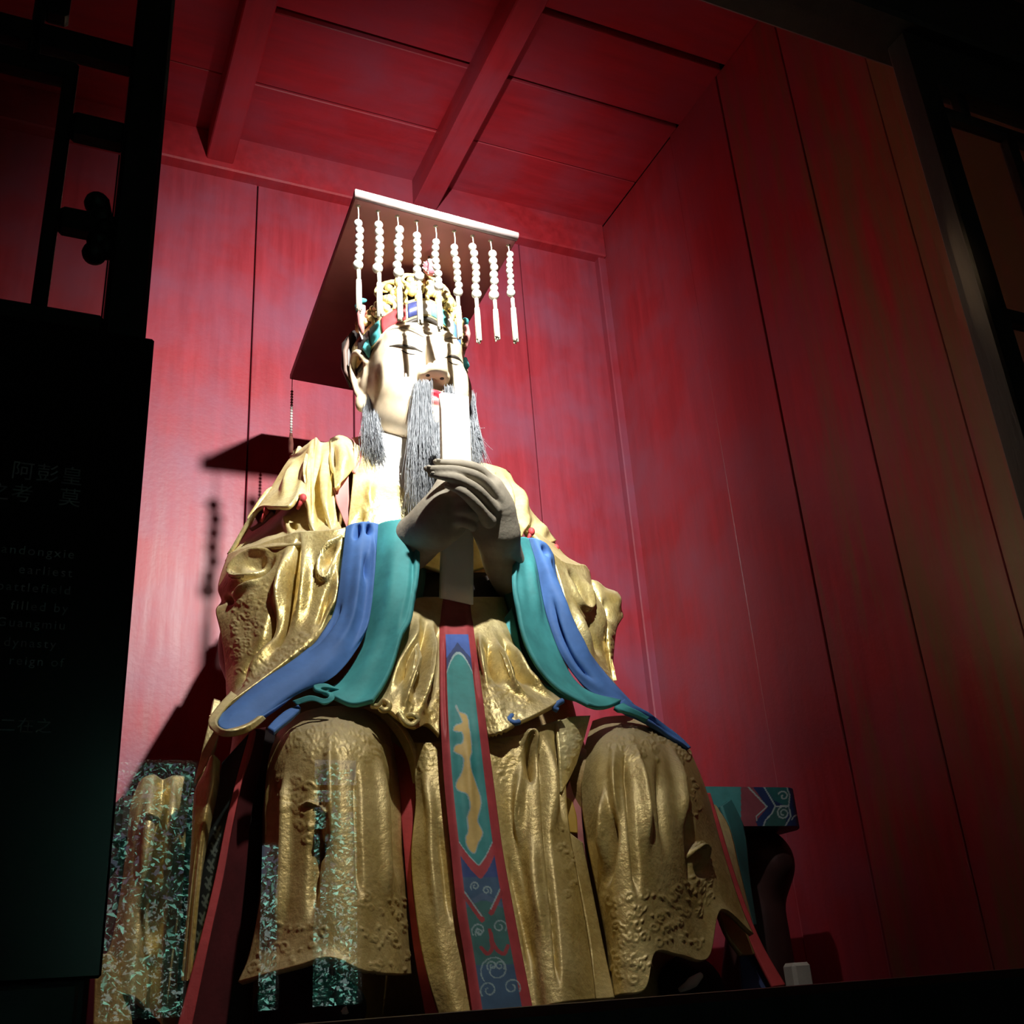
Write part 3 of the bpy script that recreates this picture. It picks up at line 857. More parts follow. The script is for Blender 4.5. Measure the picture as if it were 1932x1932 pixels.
patch('neck_collar', [[(700,800,3.24),(702,835,3.16)], [(735,835,3.18),(735,860,3.10)], [(790,850,3.12),(792,885,3.05)], [(850,850,3.12),(850,890,3.05)], [(905,840,3.22),(905,880,3.14)]], WHITE, stat, thick=.02)
# ---- waist
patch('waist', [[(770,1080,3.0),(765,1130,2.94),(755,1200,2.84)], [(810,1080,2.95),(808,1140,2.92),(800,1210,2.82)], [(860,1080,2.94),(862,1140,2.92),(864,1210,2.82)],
                [(920,1080,2.96),(925,1140,2.93),(935,1210,2.84)], [(965,1080,3.0),(975,1140,2.96),(990,1210,2.86)]], simple('shaded_waist_gold', (.03, .022, .016), .7), stat)  # gilded waist; the hands' shadow is put into its dark colour

# ---- apron panels over the lap
patch('apron_panel', [
    [(772,1130,2.88),(757,1210,2.77),(739,1270,2.71),(708,1326,2.66)],
    [(786,1128,2.88),(770,1220,2.74),(755,1290,2.66),(732,1338,2.62)],
    [(800,1126,2.89),(788,1220,2.75),(776,1300,2.65),(764,1362,2.60)],
    [(815,1126,2.9),(805,1220,2.76),(795,1300,2.66),(788,1372,2.60)],
    [(828,1126,2.9),(823,1220,2.78),(816,1300,2.68),(808,1366,2.63)],
    [(842,1126,2.9),(838,1220,2.79),(834,1310,2.68),(830,1386,2.62)]], GOLD, stat,
    strokes=[(.030, 6, [(792,1155),(775,1220),(752,1275),(728,1315)]), (-.035, 6, [(782,1200),(768,1250),(745,1300)]),
             (.030, 6, [(788,1190),(780,1250),(768,1310),(760,1350)]), (-.03, 5, [(803,1180),(795,1250),(780,1320)]),
             (.035, 7, [(816,1162),(808,1230),(800,1290),(790,1360)]), (-.03, 5, [(826,1180),(818,1260),(808,1340)])]
    + emboss([(770,1270),(830,1260),(828,1380),(800,1350),(760,1340)], 60, (3, 6), .005))
patch('apron_panel', [
    [(886,1126,2.9),(896,1220,2.79),(906,1310,2.68),(921,1388,2.62)],
    [(905,1126,2.9),(918,1230,2.76),(930,1310,2.66),(948,1380,2.60)],
    [(925,1126,2.9),(940,1220,2.78),(962,1300,2.68),(980,1362,2.61)],
    [(938,1126,2.9),(960,1220,2.79),(995,1290,2.69),(1022,1342,2.62)],
    [(950,1126,2.92),(985,1230,2.81),(1022,1288,2.71),(1060,1320,2.64)]], GOLD, stat,
    strokes=[(.03, 6, [(903,1192),(912,1250),(920,1300)]), (-.03, 6, [(918,1210),(930,1260),(950,1300)]),
             (.03, 6, [(932,1195),(945,1250),(965,1290),(1000,1320)]), (-.03, 6, [(950,1210),(970,1260),(1010,1300)]), (.025, 5, [(950,1195),(975,1250),(1005,1290),(1045,1318)])]
    + emboss([(905,1270),(935,1270),(1000,1320),(980,1360),(920,1385)], 120, (3, 7), .006))
# curled hems of the apron
def hem_curl(pts, r, mat, name='hem_curl'):
    m = MB(); m.tube(crv(np.array([P(*q) for q in pts]), 40), r, 10); return m.build(name, mat, stat, True)
hem_curl([(702,1332,2.66),(715,1332,2.64),(724,1322,2.63),(734,1328,2.62),(732,1338,2.62),(722,1340,2.62),(716,1334,2.62)], .008, GOLDP)
hem_curl([(752,1345,2.61),(765,1364,2.60),(778,1368,2.60),(787,1358,2.60),(780,1350,2.60),(770,1352,2.61)], .009, GOLDP)
hem_curl([(980,1362,2.61),(970,1364,2.61),(960,1358,2.62),(966,1350,2.63)], .008, BLUE)
hem_curl([(1062,1322,2.64),(1052,1328,2.64),(1046,1336,2.64),(1052,1340,2.64)], .008, BLUE)

# ---- statue's left side: cape and sleeve
patch('shoulder_cape', [
    [(905,872,3.24),(925,900,3.10),(945,950,3.03),(968,1005,2.98)],
    [(925,876,3.28),(945,905,3.13),(960,950,3.05),(985,1012,2.98)],
    [(945,882,3.33),(960,915,3.18),(972,950,3.10),(990,1000,3.02)],
    [(957,887,3.36),(970,920,3.22),(985,955,3.14),(1002,985,3.08)],
    [(966,902,3.38),(985,940,3.27),(1003,972,3.20),(1020,1015,3.13)],
    [(972,918,3.42),(995,955,3.33),(1022,990,3.26),(1038,1024,3.20)],
    [(976,924,3.45),(1000,960,3.38),(1028,992,3.32),(1050,1019,3.26)]], GOLDP, stat,
    strokes=[(-.03, 5, [(956,893),(968,930),(980,970),(993,1000)]), (.018, 5, [(945,890),(962,930),(975,980)]), (.018, 6, [(968,905),(985,945),(998,975)]),
             (-.025, 4, [(1003,975),(1010,995),(1022,1018)]), (.012, 6, [(1015,985),(1035,1015)])])
patch('upper_sleeve', [[(1000,1000,3.10),(1030,1030,3.05),(1062,1062,2.98)], [(1025,1010,3.20),(1045,1035,3.12),(1080,1066,3.06)], [(1046,1022,3.28),(1070,1050,3.22),(1108,1070,3.16)]], GOLD, stat)
patch('sleeve', [
    [(1040,1040,2.93),(1062,1110,2.90),(1080,1180,2.87),(1105,1230,2.85),(1140,1275,2.83),(1172,1312,2.80)],
    [(1062,1058,2.96),(1080,1110,2.93),(1096,1180,2.90),(1118,1235,2.88),(1146,1278,2.86),(1174,1312,2.83)],
    [(1085,1064,3.02),(1098,1110,2.98),(1112,1180,2.95),(1128,1235,2.93),(1150,1280,2.90),(1176,1312,2.87)],
    [(1104,1066,3.08),(1114,1110,3.03),(1126,1180,3.00),(1138,1235,2.98),(1154,1282,2.95),(1177,1312,2.92)],
    [(1113,1078,3.13),(1120,1115,3.10),(1134,1180,3.06),(1145,1235,3.04),(1156,1280,3.02),(1178,1312,2.98)]], GOLD, stat,
    strokes=[(-.04, 6, [(1072,1072),(1088,1105),(1100,1140)]), (.016, 3, [(1068,1068),(1078,1100),(1092,1138),(1106,1150),(1114,1142),(1110,1115),(1096,1085)]),
             (.02, 6, [(1078,1130),(1096,1190),(1125,1245)]), (-.035, 5, [(1108,1160),(1118,1200),(1135,1240)]), (.02, 5, [(1118,1110),(1128,1160),(1140,1220)])]
    + emboss([(1128,1255),(1150,1290),(1160,1300),(1140,1262)], 14, (3, 5)))
patch('sleeve_back_fold', [
    [(1112,1092,3.12),(1120,1130,3.10),(1132,1180,3.06),(1145,1240,3.04),(1155,1285,3.02)],
    [(1130,1098,3.12),(1140,1130,3.08),(1150,1170,3.05),(1152,1235,3.03),(1156,1283,3.01)],
    [(1142,1110,3.16),(1158,1138,3.12),(1166,1165,3.10),(1160,1200,3.08),(1155,1280,3.04)],
    [(1145,1114,3.22),(1165,1140,3.18),(1176,1163,3.15),(1164,1182,3.14),(1154,1250,3.10)]], GOLD, stat,
    strokes=[(.02, 5, [(1138,1106),(1158,1130),(1172,1158)]), (-.03, 5, [(1140,1125),(1150,1160),(1160,1175)])] + emboss([(1140,1185),(1158,1190),(1152,1240),(1145,1230)], 16, (3, 5)))
patch('teal_band', [
    [(974,1018,2.80),(976,1090,2.75),(986,1180,2.71),(1012,1245,2.68),(1055,1295,2.65),(1112,1327,2.63)],
    [(982,1014,2.82),(990,1095,2.78),(1003,1180,2.74),(1028,1246,2.71),(1066,1296,2.68),(1130,1332,2.66)],
    [(990,1013,2.84),(1005,1095,2.80),(1020,1180,2.77),(1044,1240,2.74),(1080,1290,2.71),(1152,1330,2.69)],
    [(998,1016,2.86),(1014,1075,2.84),(1026,1140,2.82),(1037,1180,2.80),(1056,1230,2.78),(1083,1280,2.76),(1117,1306,2.74),(1172,1320,2.72)]], TEAL, stat,
    strokes=[(.012, 8, [(1000,1030),(1005,1110),(1025,1190)]), (-.008, 4, [(978,1060),(985,1150)])])
patch('blue_band', [
    [(994,1015,2.90),(1012,1078,2.88),(1030,1160,2.85),(1060,1240,2.82),(1112,1304,2.79),(1172,1322,2.76)],
    [(1012,1016,2.87),(1042,1090,2.84),(1060,1170,2.81),(1088,1236,2.79),(1130,1285,2.78),(1182,1325,2.78)],
    [(1032,1026,2.87),(1056,1098,2.86),(1072,1165,2.84),(1100,1225,2.82),(1140,1275,2.81),(1190,1325,2.81)],
    [(1044,1044,2.90),(1066,1110,2.89),(1084,1180,2.88),(1110,1228,2.87),(1148,1276,2.86),(1196,1328,2.85)]], BLUE, stat,
    strokes=[(-.02, 3.4, [(1040,1045),(1060,1100),(1078,1165),(1100,1215)]), (-.02, 4, [(1022,1025),(1038,1050)]), (.015, 6, [(1048,1080),(1062,1150),(1092,1215),(1130,1270)]),
             (-.025, 5, [(1040,1120),(1052,1180),(1085,1245),(1130,1290)])])
patch('cuff_lining', [[(945,1060,2.93),(952,1130,2.92),(968,1190,2.88),(995,1250,2.82),(1040,1298,2.76),(1115,1328,2.70)],
                      [(978,1040,2.88),(980,1100,2.86),(990,1180,2.82),(1016,1245,2.78),(1060,1296,2.73),(1116,1326,2.69)]], TEALD, stat)
patch('teal_inner_edge', [[(950,1168,2.86),(958,1205,2.83),(976,1245,2.79),(1003,1282,2.74),(1040,1306,2.70),(1110,1326,2.66)],
                          [(966,1146,2.86),(976,1190,2.83),(986,1235,2.79),(1012,1276,2.74),(1045,1300,2.70),(1112,1322,2.66)]], TEAL, stat)
patch('trailing_band', [[(1164,1328,2.72),(1182,1342,2.72),(1205,1352,2.73),(1240,1370,2.76),(1275,1392,2.80),(1300,1412,2.84)],
                        [(1180,1318,2.76),(1202,1332,2.76),(1230,1346,2.78),(1260,1368,2.82),(1284,1388,2.85),(1304,1410,2.88)]], BLUE, stat,
      strokes=[(-.015, 4, [(1190,1335),(1230,1352),(1270,1382),(1295,1402)])])
patch('teal_tail', [[(1160,1332,2.70),(1172,1340,2.69),(1195,1348,2.70),(1222,1358,2.72)], [(1176,1326,2.71),(1190,1334,2.70),(1210,1344,2.71),(1226,1354,2.73)]], TEAL, stat)
# red ties under the capes
for (px, py, Y) in ((503,964,3.17), (572,940,3.035), (1003,1003,3.06), (1049,1034,3.22)):
    m = MB(); c = P(px, py, Y); m.sphere(c, .012, 10, 7, 1.3); m.tube([c, c+np.array([-.015, .012, -.035])], [.009, .005], 8)
    m.build('red_tie', REDP, stat, True)
patch('red_cape_edge', [[(494,955,3.24),(510,962,3.20),(515,952,3.16)], [(470,998,3.24),(490,985,3.20),(512,965,3.14)]], REDD, stat)
# long bead cord hung beside the shoulder is added with the crown

# ---- sash
SASH_L = [(828,1105,2.93),(829,1180,2.82),(830,1300,2.66),(832,1380,2.58),(838,1480,2.565),(850,1600,2.555),(862,1720,2.55),(875,1800,2.55),(893,1925,2.55)]
SASH_R = [(886,1105,2.93),(893,1180,2.82),(905,1270,2.69),(918,1370,2.58),(932,1480,2.565),(948,1600,2.555),(966,1700,2.55),(985,1800,2.55),(1010,1925,2.55)]
SL, SR = crv(SASH_L, 200), crv(SASH_R, 200)
def poly_d(xy, pts):
    p = np.asarray(pts, float); s = xy.shape[:-1]; q = xy.reshape(-1, 2); d = np.full(len(q), 1e9)
    for i in range(len(p)-1): d = np.minimum(d, seg_dist(q, p[i], p[i+1]))
    return d.reshape(s)
FLAME = [(863,1332),(868,1345),(880,1352),(884,1375),(886,1395),(888,1430),(884,1445),(886,1470),(893,1490),(899,1510),(904,1530),(903,1550),(898,1575),(903,1590),(907,1605),(900,1622)]
FLAME += [(893,1645),(882,1630),(880,1612),(884,1600),(882,1570),(886,1550),(880,1520),(866,1510),(864,1496),(874,1470),(874,1440),(860,1428),(864,1415),(874,1412),(874,1388),(860,1384),(862,1374),(874,1368),(870,1352)]
FLAME = [(883+(x-883)*1.12, 1334+(y-1334)*.885) for x, y in FLAME]
def sash_col(xy):
    x, y = xy[..., 0], xy[..., 1]
    xl = np.interp(y, SL[:, 1], SL[:, 0]); xr = np.interp(y, SR[:, 1], SR[:, 0])
    u = (x-xl)/np.maximum(xr-xl, 1)
    red = np.array([.42, .055, .065]); teal = np.array([.045, .27, .27]); navy = np.array([.03, .055, .17]); blue = np.array([.06, .13, .45]); pale = np.array([.36, .50, .52]); gr = np.array([.05, .15, .14])
    c = np.zeros(xy.shape[:-1]+(3,)); c[:] = red
    inn = (u > .17) & (u < .82)
    capy = 1232+38*((u-.5)/.33)**2
    z1 = inn & (y > 1196) & (y <= capy); c[z1] = blue
    c[z1 & (y > 1212+30*np.abs((u-.5)/.33))] = navy
    chev = 1632-45*np.abs((u-.5)/.33)**1.3
    z2 = inn & (y > capy) & (y < chev); c[z2] = teal
    c[inn & (np.abs(y-capy) < 2.6)] = pale; c[inn & (np.abs(y-chev) < 1.6)] = pale
    z3 = inn & (y > chev+26); c[z3] = navy*1.3
    bl = z3 & (y > 1655); c[bl] = navy*1.3*(1-.45)+np.array([.07, .16, .17])*.45
    mid = bl & (np.abs(y-1760) < 60); c[mid] = gr
    c[bl & (np.abs(y-1690-.9*np.abs(u-.5)*60) < 6)] = np.array([.08, .13, .22])
    # red V strokes and pale scrolls
    def pt(uu, yy): return (np.interp(yy, SL[:, 1], SL[:, 0])*(1-uu)+np.interp(yy, SR[:, 1], SR[:, 0])*uu, yy)
    for a, b in (((.18, 1690), (.42, 1735)), ((.82, 1685), (.60, 1722))):
        c[poly_d(xy, [pt(*a), pt(*b)]) < 5] = red*.8
        c[poly_d(xy, [pt(a[0], a[1]-7), pt(b[0], b[1]-7)]) < 1.3] = pale*.8
    for pts in ([(.32,1788),(.40,1800),(.5,1790),(.52,1768),(.52,1755)], [(.52,1755),(.55,1785),(.68,1800),(.78,1785)]):
        c[poly_d(xy, crv([pt(*q) for q in pts], 14)) < 3.5] = red*.8
    for (uu, yy, r, fl) in ((.38,1672,9,1),(.58,1680,9,-1),(.33,1755,14,1),(.70,1748,14,-1),(.33,1760,8,1),(.45,1822,10,1),(.58,1822,10,-1),(.33,1868,17,1),(.72,1862,17,-1),(.5,1830,30,1)):
        x0, y0 = pt(uu, yy)
        c[poly_d(xy, curl(x0, y0, r, 2.4 if fl > 0 else .6, 1.3, fl, 22)) < 1.2] = pale*.75
    goldc = np.array([.62, .44, .15])
    inside = inpoly(xy, FLAME)
    c[(poly_d(xy, FLAME+FLAME[:1]) < 2.2) & ~inside] = pale*.8
    c[inside] = goldc
    return c
FLAME = [tuple(q) for q in crv(np.array(FLAME[:16], float), 60)]+[tuple(q) for q in crv(np.array(FLAME[15:]+FLAME[:1], float), 70)][1:-1]
SASHM = vcol('painted_sash', .6, .4)
def lerp_cols(L, R, k):
    a, b = crv(L, 40), crv(R, 40)
    return [a*(1-t)+b*t for t in np.linspace(0, 1, k)]
sc_ = lerp_cols(SASH_L, SASH_R, 7)
for c_ in (sc_[0], sc_[-1]): c_[:, 2] += .015
patch('sash', sc_, SASHM, stat, step=1.6, thick=.02, color=sash_col, label='teal sash with red borders and a gilded flame',
      strokes=[(.008, 9, [(876,1360),(882,1440),(886,1500),(892,1560),(894,1590)])]
      + [(-.006, 3, [(838,1200),(838,1300),(842,1400)]), (-.006, 3, [(894,1240),(905,1330)])])

# ---- lap and legs
E1 = [(530,1385),(640,1355),(715,1385),(735,1420),(700,1440),(640,1420),(590,1430),(550,1430)]
patch('knee_drape', [
    [(522,1385,2.86),(507,1430,2.78),(499,1500,2.75),(498,1600,2.72),(490,1700,2.70),(470,1800,2.68),(449,1852,2.66)],
    [(541,1362,2.86),(530,1402,2.72),(527,1500,2.66),(526,1600,2.63),(520,1700,2.61),(505,1790,2.60),(492,1840,2.58)],
    [(576,1342,2.86),(572,1385,2.65),(575,1500,2.58),(576,1620,2.55),(570,1720,2.53),(562,1785,2.52),(560,1822,2.50)],
    [(620,1333,2.86),(621,1380,2.62),(626,1500,2.53),(630,1620,2.50),(632,1720,2.48),(628,1785,2.47),(622,1806,2.46)],
    [(665,1334,2.86),(672,1380,2.63),(681,1500,2.54),(688,1620,2.50),(692,1720,2.48),(694,1790,2.47),(690,1832,2.46)],
    [(705,1348,2.88),(716,1390,2.68),(728,1500,2.60),(736,1620,2.56),(740,1720,2.54),(746,1790,2.53),(748,1838,2.52)],
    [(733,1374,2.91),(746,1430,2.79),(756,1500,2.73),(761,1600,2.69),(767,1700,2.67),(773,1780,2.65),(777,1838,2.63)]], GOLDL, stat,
    strokes=[(.018, 9, [(625,1360),(622,1430),(625,1520),(628,1620)]), (-.02, 9, [(600,1440),(596,1530),(592,1640),(585,1760)]),
             (.012, 8, [(708,1400),(722,1500),(728,1620),(732,1730)]), (-.018, 7, [(738,1440),(748,1560),(755,1680)]), (.016, 7, [(540,1440),(540,1560),(535,1680),(520,1790)]),
             (-.02, 6, [(512,1450),(510,1580),(505,1700)]), (-.014, 5, [(672,1430),(676,1560),(680,1700)]), (-.05, 9, [(606,1580),(600,1600),(596,1625)]),
             (.012, 3, [(560,1525),(590,1515),(615,1535),(605,1550),(575,1560)])]
    + emboss(E1, 75, (6, 12), .007, 1.8) + emboss([(680,1690),(770,1700),(775,1830),(680,1825)], 34, (6, 11), .007, 1.8)
    + emboss([(500,1740),(620,1740),(610,1800),(470,1840)], 28, (6, 11), .006, 1.8) + emboss([(520,1460),(590,1460),(640,1530),(580,1590),(530,1560)], 40, (6, 12), .006, 2.2))
patch('robe_lip', [[(684,1336,2.82),(715,1352,2.76),(745,1385,2.72),(768,1430,2.70),(779,1478,2.68)],
                   [(692,1334,2.80),(728,1347,2.73),(760,1378,2.69),(780,1420,2.67),(786,1470,2.66)]], GOLDP, stat)
patch('red_lining_edge', [[(742,1400,2.80),(752,1490,2.75),(760,1580,2.72),(770,1700,2.70),(782,1800,2.68),(804,1925,2.66)],
                          [(768,1420,2.76),(784,1485,2.72),(779,1560,2.70),(776,1650,2.69),(788,1750,2.67),(806,1840,2.65),(828,1922,2.64)]], REDP, stat)
patch('skirt_panel', [
    [(770,1398,2.71),(784,1500,2.68),(776,1620,2.66),(788,1750,2.64),(806,1840,2.62),(828,1915,2.61)],
    [(798,1402,2.66),(806,1500,2.635),(808,1620,2.62),(820,1750,2.60),(840,1840,2.585),(858,1915,2.575)],
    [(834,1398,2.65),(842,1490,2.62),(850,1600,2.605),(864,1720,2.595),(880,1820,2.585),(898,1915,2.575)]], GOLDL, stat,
    strokes=[(.012, 8, [(795,1430),(812,1520),(815,1620),(828,1760)]), (-.012, 5, [(825,1540),(838,1640),(850,1750)])] + emboss([(780,1400),(832,1400),(836,1450),(790,1450)], 35, (4, 8), .005))
patch('skirt_panel', [
    [(908,1402,2.65),(928,1490,2.625),(945,1600,2.61),(963,1700,2.60),(984,1800,2.59),(1006,1915,2.58)],
    [(945,1392,2.65),(960,1480,2.63),(978,1600,2.62),(992,1700,2.60),(1005,1800,2.58),(1018,1905,2.57)],
    [(975,1387,2.645),(985,1480,2.615),(995,1600,2.59),(1005,1700,2.57),(1015,1800,2.55),(1030,1898,2.54)],
    [(1000,1377,2.645),(1010,1480,2.60),(1020,1600,2.57),(1030,1700,2.55),(1045,1800,2.53),(1055,1892,2.52)],
    [(1030,1366,2.66),(1040,1480,2.62),(1050,1600,2.59),(1065,1700,2.56),(1080,1800,2.54),(1085,1888,2.53)],
    [(1060,1356,2.70),(1066,1440,2.67),(1074,1560,2.65),(1095,1680,2.62),(1115,1800,2.60),(1125,1885,2.58)]], GOLDL, stat,
    strokes=[(-.05, 7, [(997,1400),(999,1440),(1002,1480)]), (.025, 5, [(985,1420),(994,1392),(1006,1392),(1012,1430)]), (.02, 8, [(985,1430),(978,1520),(982,1620)]),
             (.018, 8, [(1030,1375),(1040,1470),(1045,1580)]), (-.02, 4, [(1020,1390),(1026,1480),(1032,1580),(1045,1720),(1055,1860)]), (-.015, 4, [(1050,1370),(1060,1470),(1066,1560)]),
             (.014, 9, [(1000,1560),(1012,1680),(1030,1800)]), (-.015, 5, [(960,1600),(985,1720),(1005,1840)])]
    + emboss([(925,1405),(985,1395),(975,1480),(940,1470)], 40, (4, 8), .006) + emboss([(1055,1560),(1085,1560),(1090,1680),(1060,1690)], 10, (5, 9), .006))
patch('skirt_flap', [[(1050,1362,2.67),(1056,1430,2.64),(1060,1495,2.63)], [(1080,1352,2.69),(1082,1410,2.655),(1074,1470,2.65)], [(1114,1350,2.74),(1102,1395,2.70),(1088,1440,2.68)]], GOLDP, stat,
    strokes=emboss([(1060,1370),(1100,1360),(1080,1440),(1065,1480)], 30, (4, 8), .006))
patch('pink_slit', [[(1086,1430,2.76),(1074,1475,2.73),(1062,1500,2.72),(1064,1540,2.71),(1090,1600,2.70)], [(1098,1430,2.76),(1096,1500,2.72),(1100,1560,2.70),(1106,1600,2.70),(1112,1640,2.69)]], PINK, stat)
patch('yellow_lining', [[(1064,1500,2.715),(1062,1535,2.705),(1072,1570,2.70)], [(1080,1512,2.705),(1088,1540,2.695),(1090,1572,2.69)]], simple('ochre_lining', (.50,.30,.03), .6), stat)
patch('skirt_panel', [[(1060,1560,2.66),(1090,1650,2.63),(1115,1780,2.61),(1122,1885,2.59)], [(1100,1590,2.70),(1118,1680,2.66),(1140,1790,2.63),(1160,1882,2.60)]], GOLDL, stat)
E2 = [(1150,1375),(1230,1365),(1290,1400),(1300,1440),(1250,1440),(1150,1430)]
patch('knee_drape', [
    [(1118,1360,2.92),(1101,1420,2.76),(1096,1500,2.69),(1106,1580,2.65),(1125,1680,2.61),(1143,1780,2.58),(1152,1880,2.56)],
    [(1140,1353,2.90),(1130,1410,2.66),(1130,1500,2.58),(1140,1600,2.54),(1155,1700,2.51),(1165,1780,2.49),(1172,1876,2.48)],
    [(1170,1350,2.89),(1166,1400,2.62),(1170,1500,2.53),(1180,1600,2.49),(1192,1700,2.47),(1200,1780,2.46),(1215,1868,2.45)],
    [(1205,1352,2.89),(1206,1400,2.63),(1213,1500,2.53),(1222,1600,2.50),(1230,1700,2.48),(1236,1755,2.47),(1238,1796,2.46)],
    [(1240,1362,2.90),(1246,1420,2.66),(1255,1500,2.57),(1264,1600,2.54),(1272,1700,2.53),(1278,1755,2.52),(1284,1802,2.51)],
    [(1270,1381,2.92),(1284,1430,2.74),(1295,1500,2.65),(1303,1600,2.61),(1310,1700,2.60),(1318,1755,2.59),(1336,1808,2.58)],
    [(1295,1405,2.95),(1311,1450,2.82),(1324,1500,2.74),(1334,1580,2.70),(1342,1640,2.68),(1350,1690,2.66),(1362,1716,2.65)],
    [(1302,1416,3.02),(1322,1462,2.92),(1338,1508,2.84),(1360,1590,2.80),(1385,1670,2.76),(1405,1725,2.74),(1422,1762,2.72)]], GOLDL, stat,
    strokes=[(.02, 8, [(1160,1390),(1158,1470),(1165,1560)]), (.022, 8, [(1185,1385),(1200,1430),(1215,1520),(1222,1620)]), (-.02, 6, [(1176,1400),(1185,1480),(1195,1580),(1205,1700)]),
             (-.055, 6, [(1153,1520),(1158,1560),(1152,1620),(1140,1680)]), (.02, 5, [(1140,1480),(1140,1560),(1136,1640)]), (.022, 6, [(1265,1400),(1280,1480),(1288,1580)]), (-.018, 7, [(1240,1420),(1250,1520),(1258,1620)]),
             (-.022, 6, [(1295,1500),(1302,1600),(1308,1690)]), (.02, 4, [(1300,1640),(1310,1600),(1325,1600),(1338,1640)]), (-.02, 6, [(1318,1620),(1325,1660)])]
    + emboss(E2, 42, (6, 11), .008, 1.8) + emboss([(1150,1700),(1300,1670),(1330,1790),(1240,1780),(1210,1860),(1160,1860)], 85, (6, 12), .007, 1.8)
    + emboss([(1305,1610),(1340,1620),(1350,1690),(1315,1740)], 30, (4, 8), .007) + emboss([(1270,1440),(1320,1480),(1320,1540),(1300,1540)], 14, (3, 6), .006))
patch('red_side_border', [[(1332,1496,2.90),(1344,1560,2.86),(1366,1640,2.82),(1392,1715,2.78),(1420,1785,2.75),(1458,1862,2.72)],
                          [(1340,1496,2.90),(1360,1560,2.86),(1384,1640,2.82),(1410,1715,2.78),(1440,1785,2.75),(1482,1858,2.72)]], REDP, stat)
patch('gold_side_fold', [[(1338,1512,2.94),(1358,1570,2.90),(1382,1640,2.86),(1408,1712,2.82)], [(1352,1520,2.96),(1378,1565,2.93),(1396,1640,2.90),(1420,1740,2.85)]], GOLDP, stat)
patch('teal_side_fold', [[(1362,1520,3.00),(1382,1580,2.96),(1400,1660,2.93),(1422,1745,2.88)], [(1390,1500,3.08),(1408,1580,3.04),(1416,1660,3.00),(1428,1745,2.92)]], TEALD, stat)
patch('lower_drape', [[(1350,1700,2.74),(1372,1760,2.72),(1400,1800,2.71)], [(1400,1715,2.78),(1412,1765,2.75),(1425,1800,2.74)]], GOLDD, stat)
patch('blue_lower_drape', [[(1395,1800,2.80),(1400,1870,2.78)], [(1440,1800,2.78),(1475,1868,2.74)]], simple('navy_paint', (.02, .035, .12), .7), stat)

# ---- statue's right side, beside the knee
patch('side_fold', [[(404,1318,2.86),(398,1345,2.84),(385,1400,2.82),(366,1478,2.80)], [(416,1322,2.86),(414,1360,2.83),(408,1400,2.81),(382,1455,2.79)]], GOLDP, stat)
patch('side_fold', [[(386,1452,2.78),(366,1500,2.75),(360,1600,2.72),(352,1720,2.70),(342,1850,2.68)], [(404,1424,2.74),(402,1480,2.71),(385,1570,2.68),(370,1690,2.66),(356,1850,2.65)],
                    [(416,1436,2.76),(412,1490,2.74),(396,1570,2.72),(378,1680,2.70),(364,1850,2.68)]], GOLD, stat)
FRET = simple('pale_fret_paint', (.20, .25, .22), .7)
def fret_col(xy):
    c = np.zeros(xy.shape[:-1]+(3,)); c[:] = (.012, .022, .020)
    for (x, y) in ((404,1570),(398,1600),(392,1632),(388,1664),(382,1698),(376,1732),(370,1766),(364,1800)):
        for a, b in (((-6, -8), (6, 6)), ((6, -10), (-4, 10)), ((-8, 4), (2, 14))):
            c[poly_d(xy, [(x+a[0]*.8+6, y+a[1]), (x+b[0]*.8+6, y+b[1])]) < 2.2] = (.16, .21, .18)
    return c
patch('fret_border', [[(418,1440,2.80),(408,1500,2.77),(392,1580,2.74),(374,1690,2.72),(356,1800,2.70),(330,1935,2.68)],
                      [(468,1385,2.80),(445,1470,2.74),(425,1560,2.71),(404,1660,2.69),(376,1780,2.67),(337,1935,2.65)]], vcol('fret_paint', .7), stat, color=fret_col)
patch('red_front_border', [[(470,1384,2.78),(446,1470,2.72),(425,1560,2.69),(405,1660,2.67),(376,1780,2.65),(336,1935,2.63)],
                           [(480,1374,2.78),(464,1440,2.73),(441,1540,2.69),(422,1650,2.67),(396,1770,2.65),(362,1935,2.63)]], REDP, stat)
patch('dark_red_lining', [[(478,1376,2.80),(462,1445,2.76),(440,1545,2.73),(421,1655,2.71),(394,1775,2.69),(360,1935,2.67)],
                          [(502,1372,2.84),(492,1440,2.82),(474,1540,2.80),(464,1650,2.78),(450,1780,2.76),(428,1935,2.74)]], REDD, stat)
patch('dark_gap_sheet', [[(500,1372,2.86),(490,1440,2.84),(472,1540,2.82),(462,1650,2.80),(448,1780,2.78),(426,1935,2.76)],
                         [(520,1385,2.90),(512,1440,2.88),(505,1540,2.86),(505,1650,2.84),(498,1780,2.82),(500,1935,2.80)]], simple('gap_dark', (.03, .02, .022), .7), stat)  # dark sheet filling the black gap between lining and knee
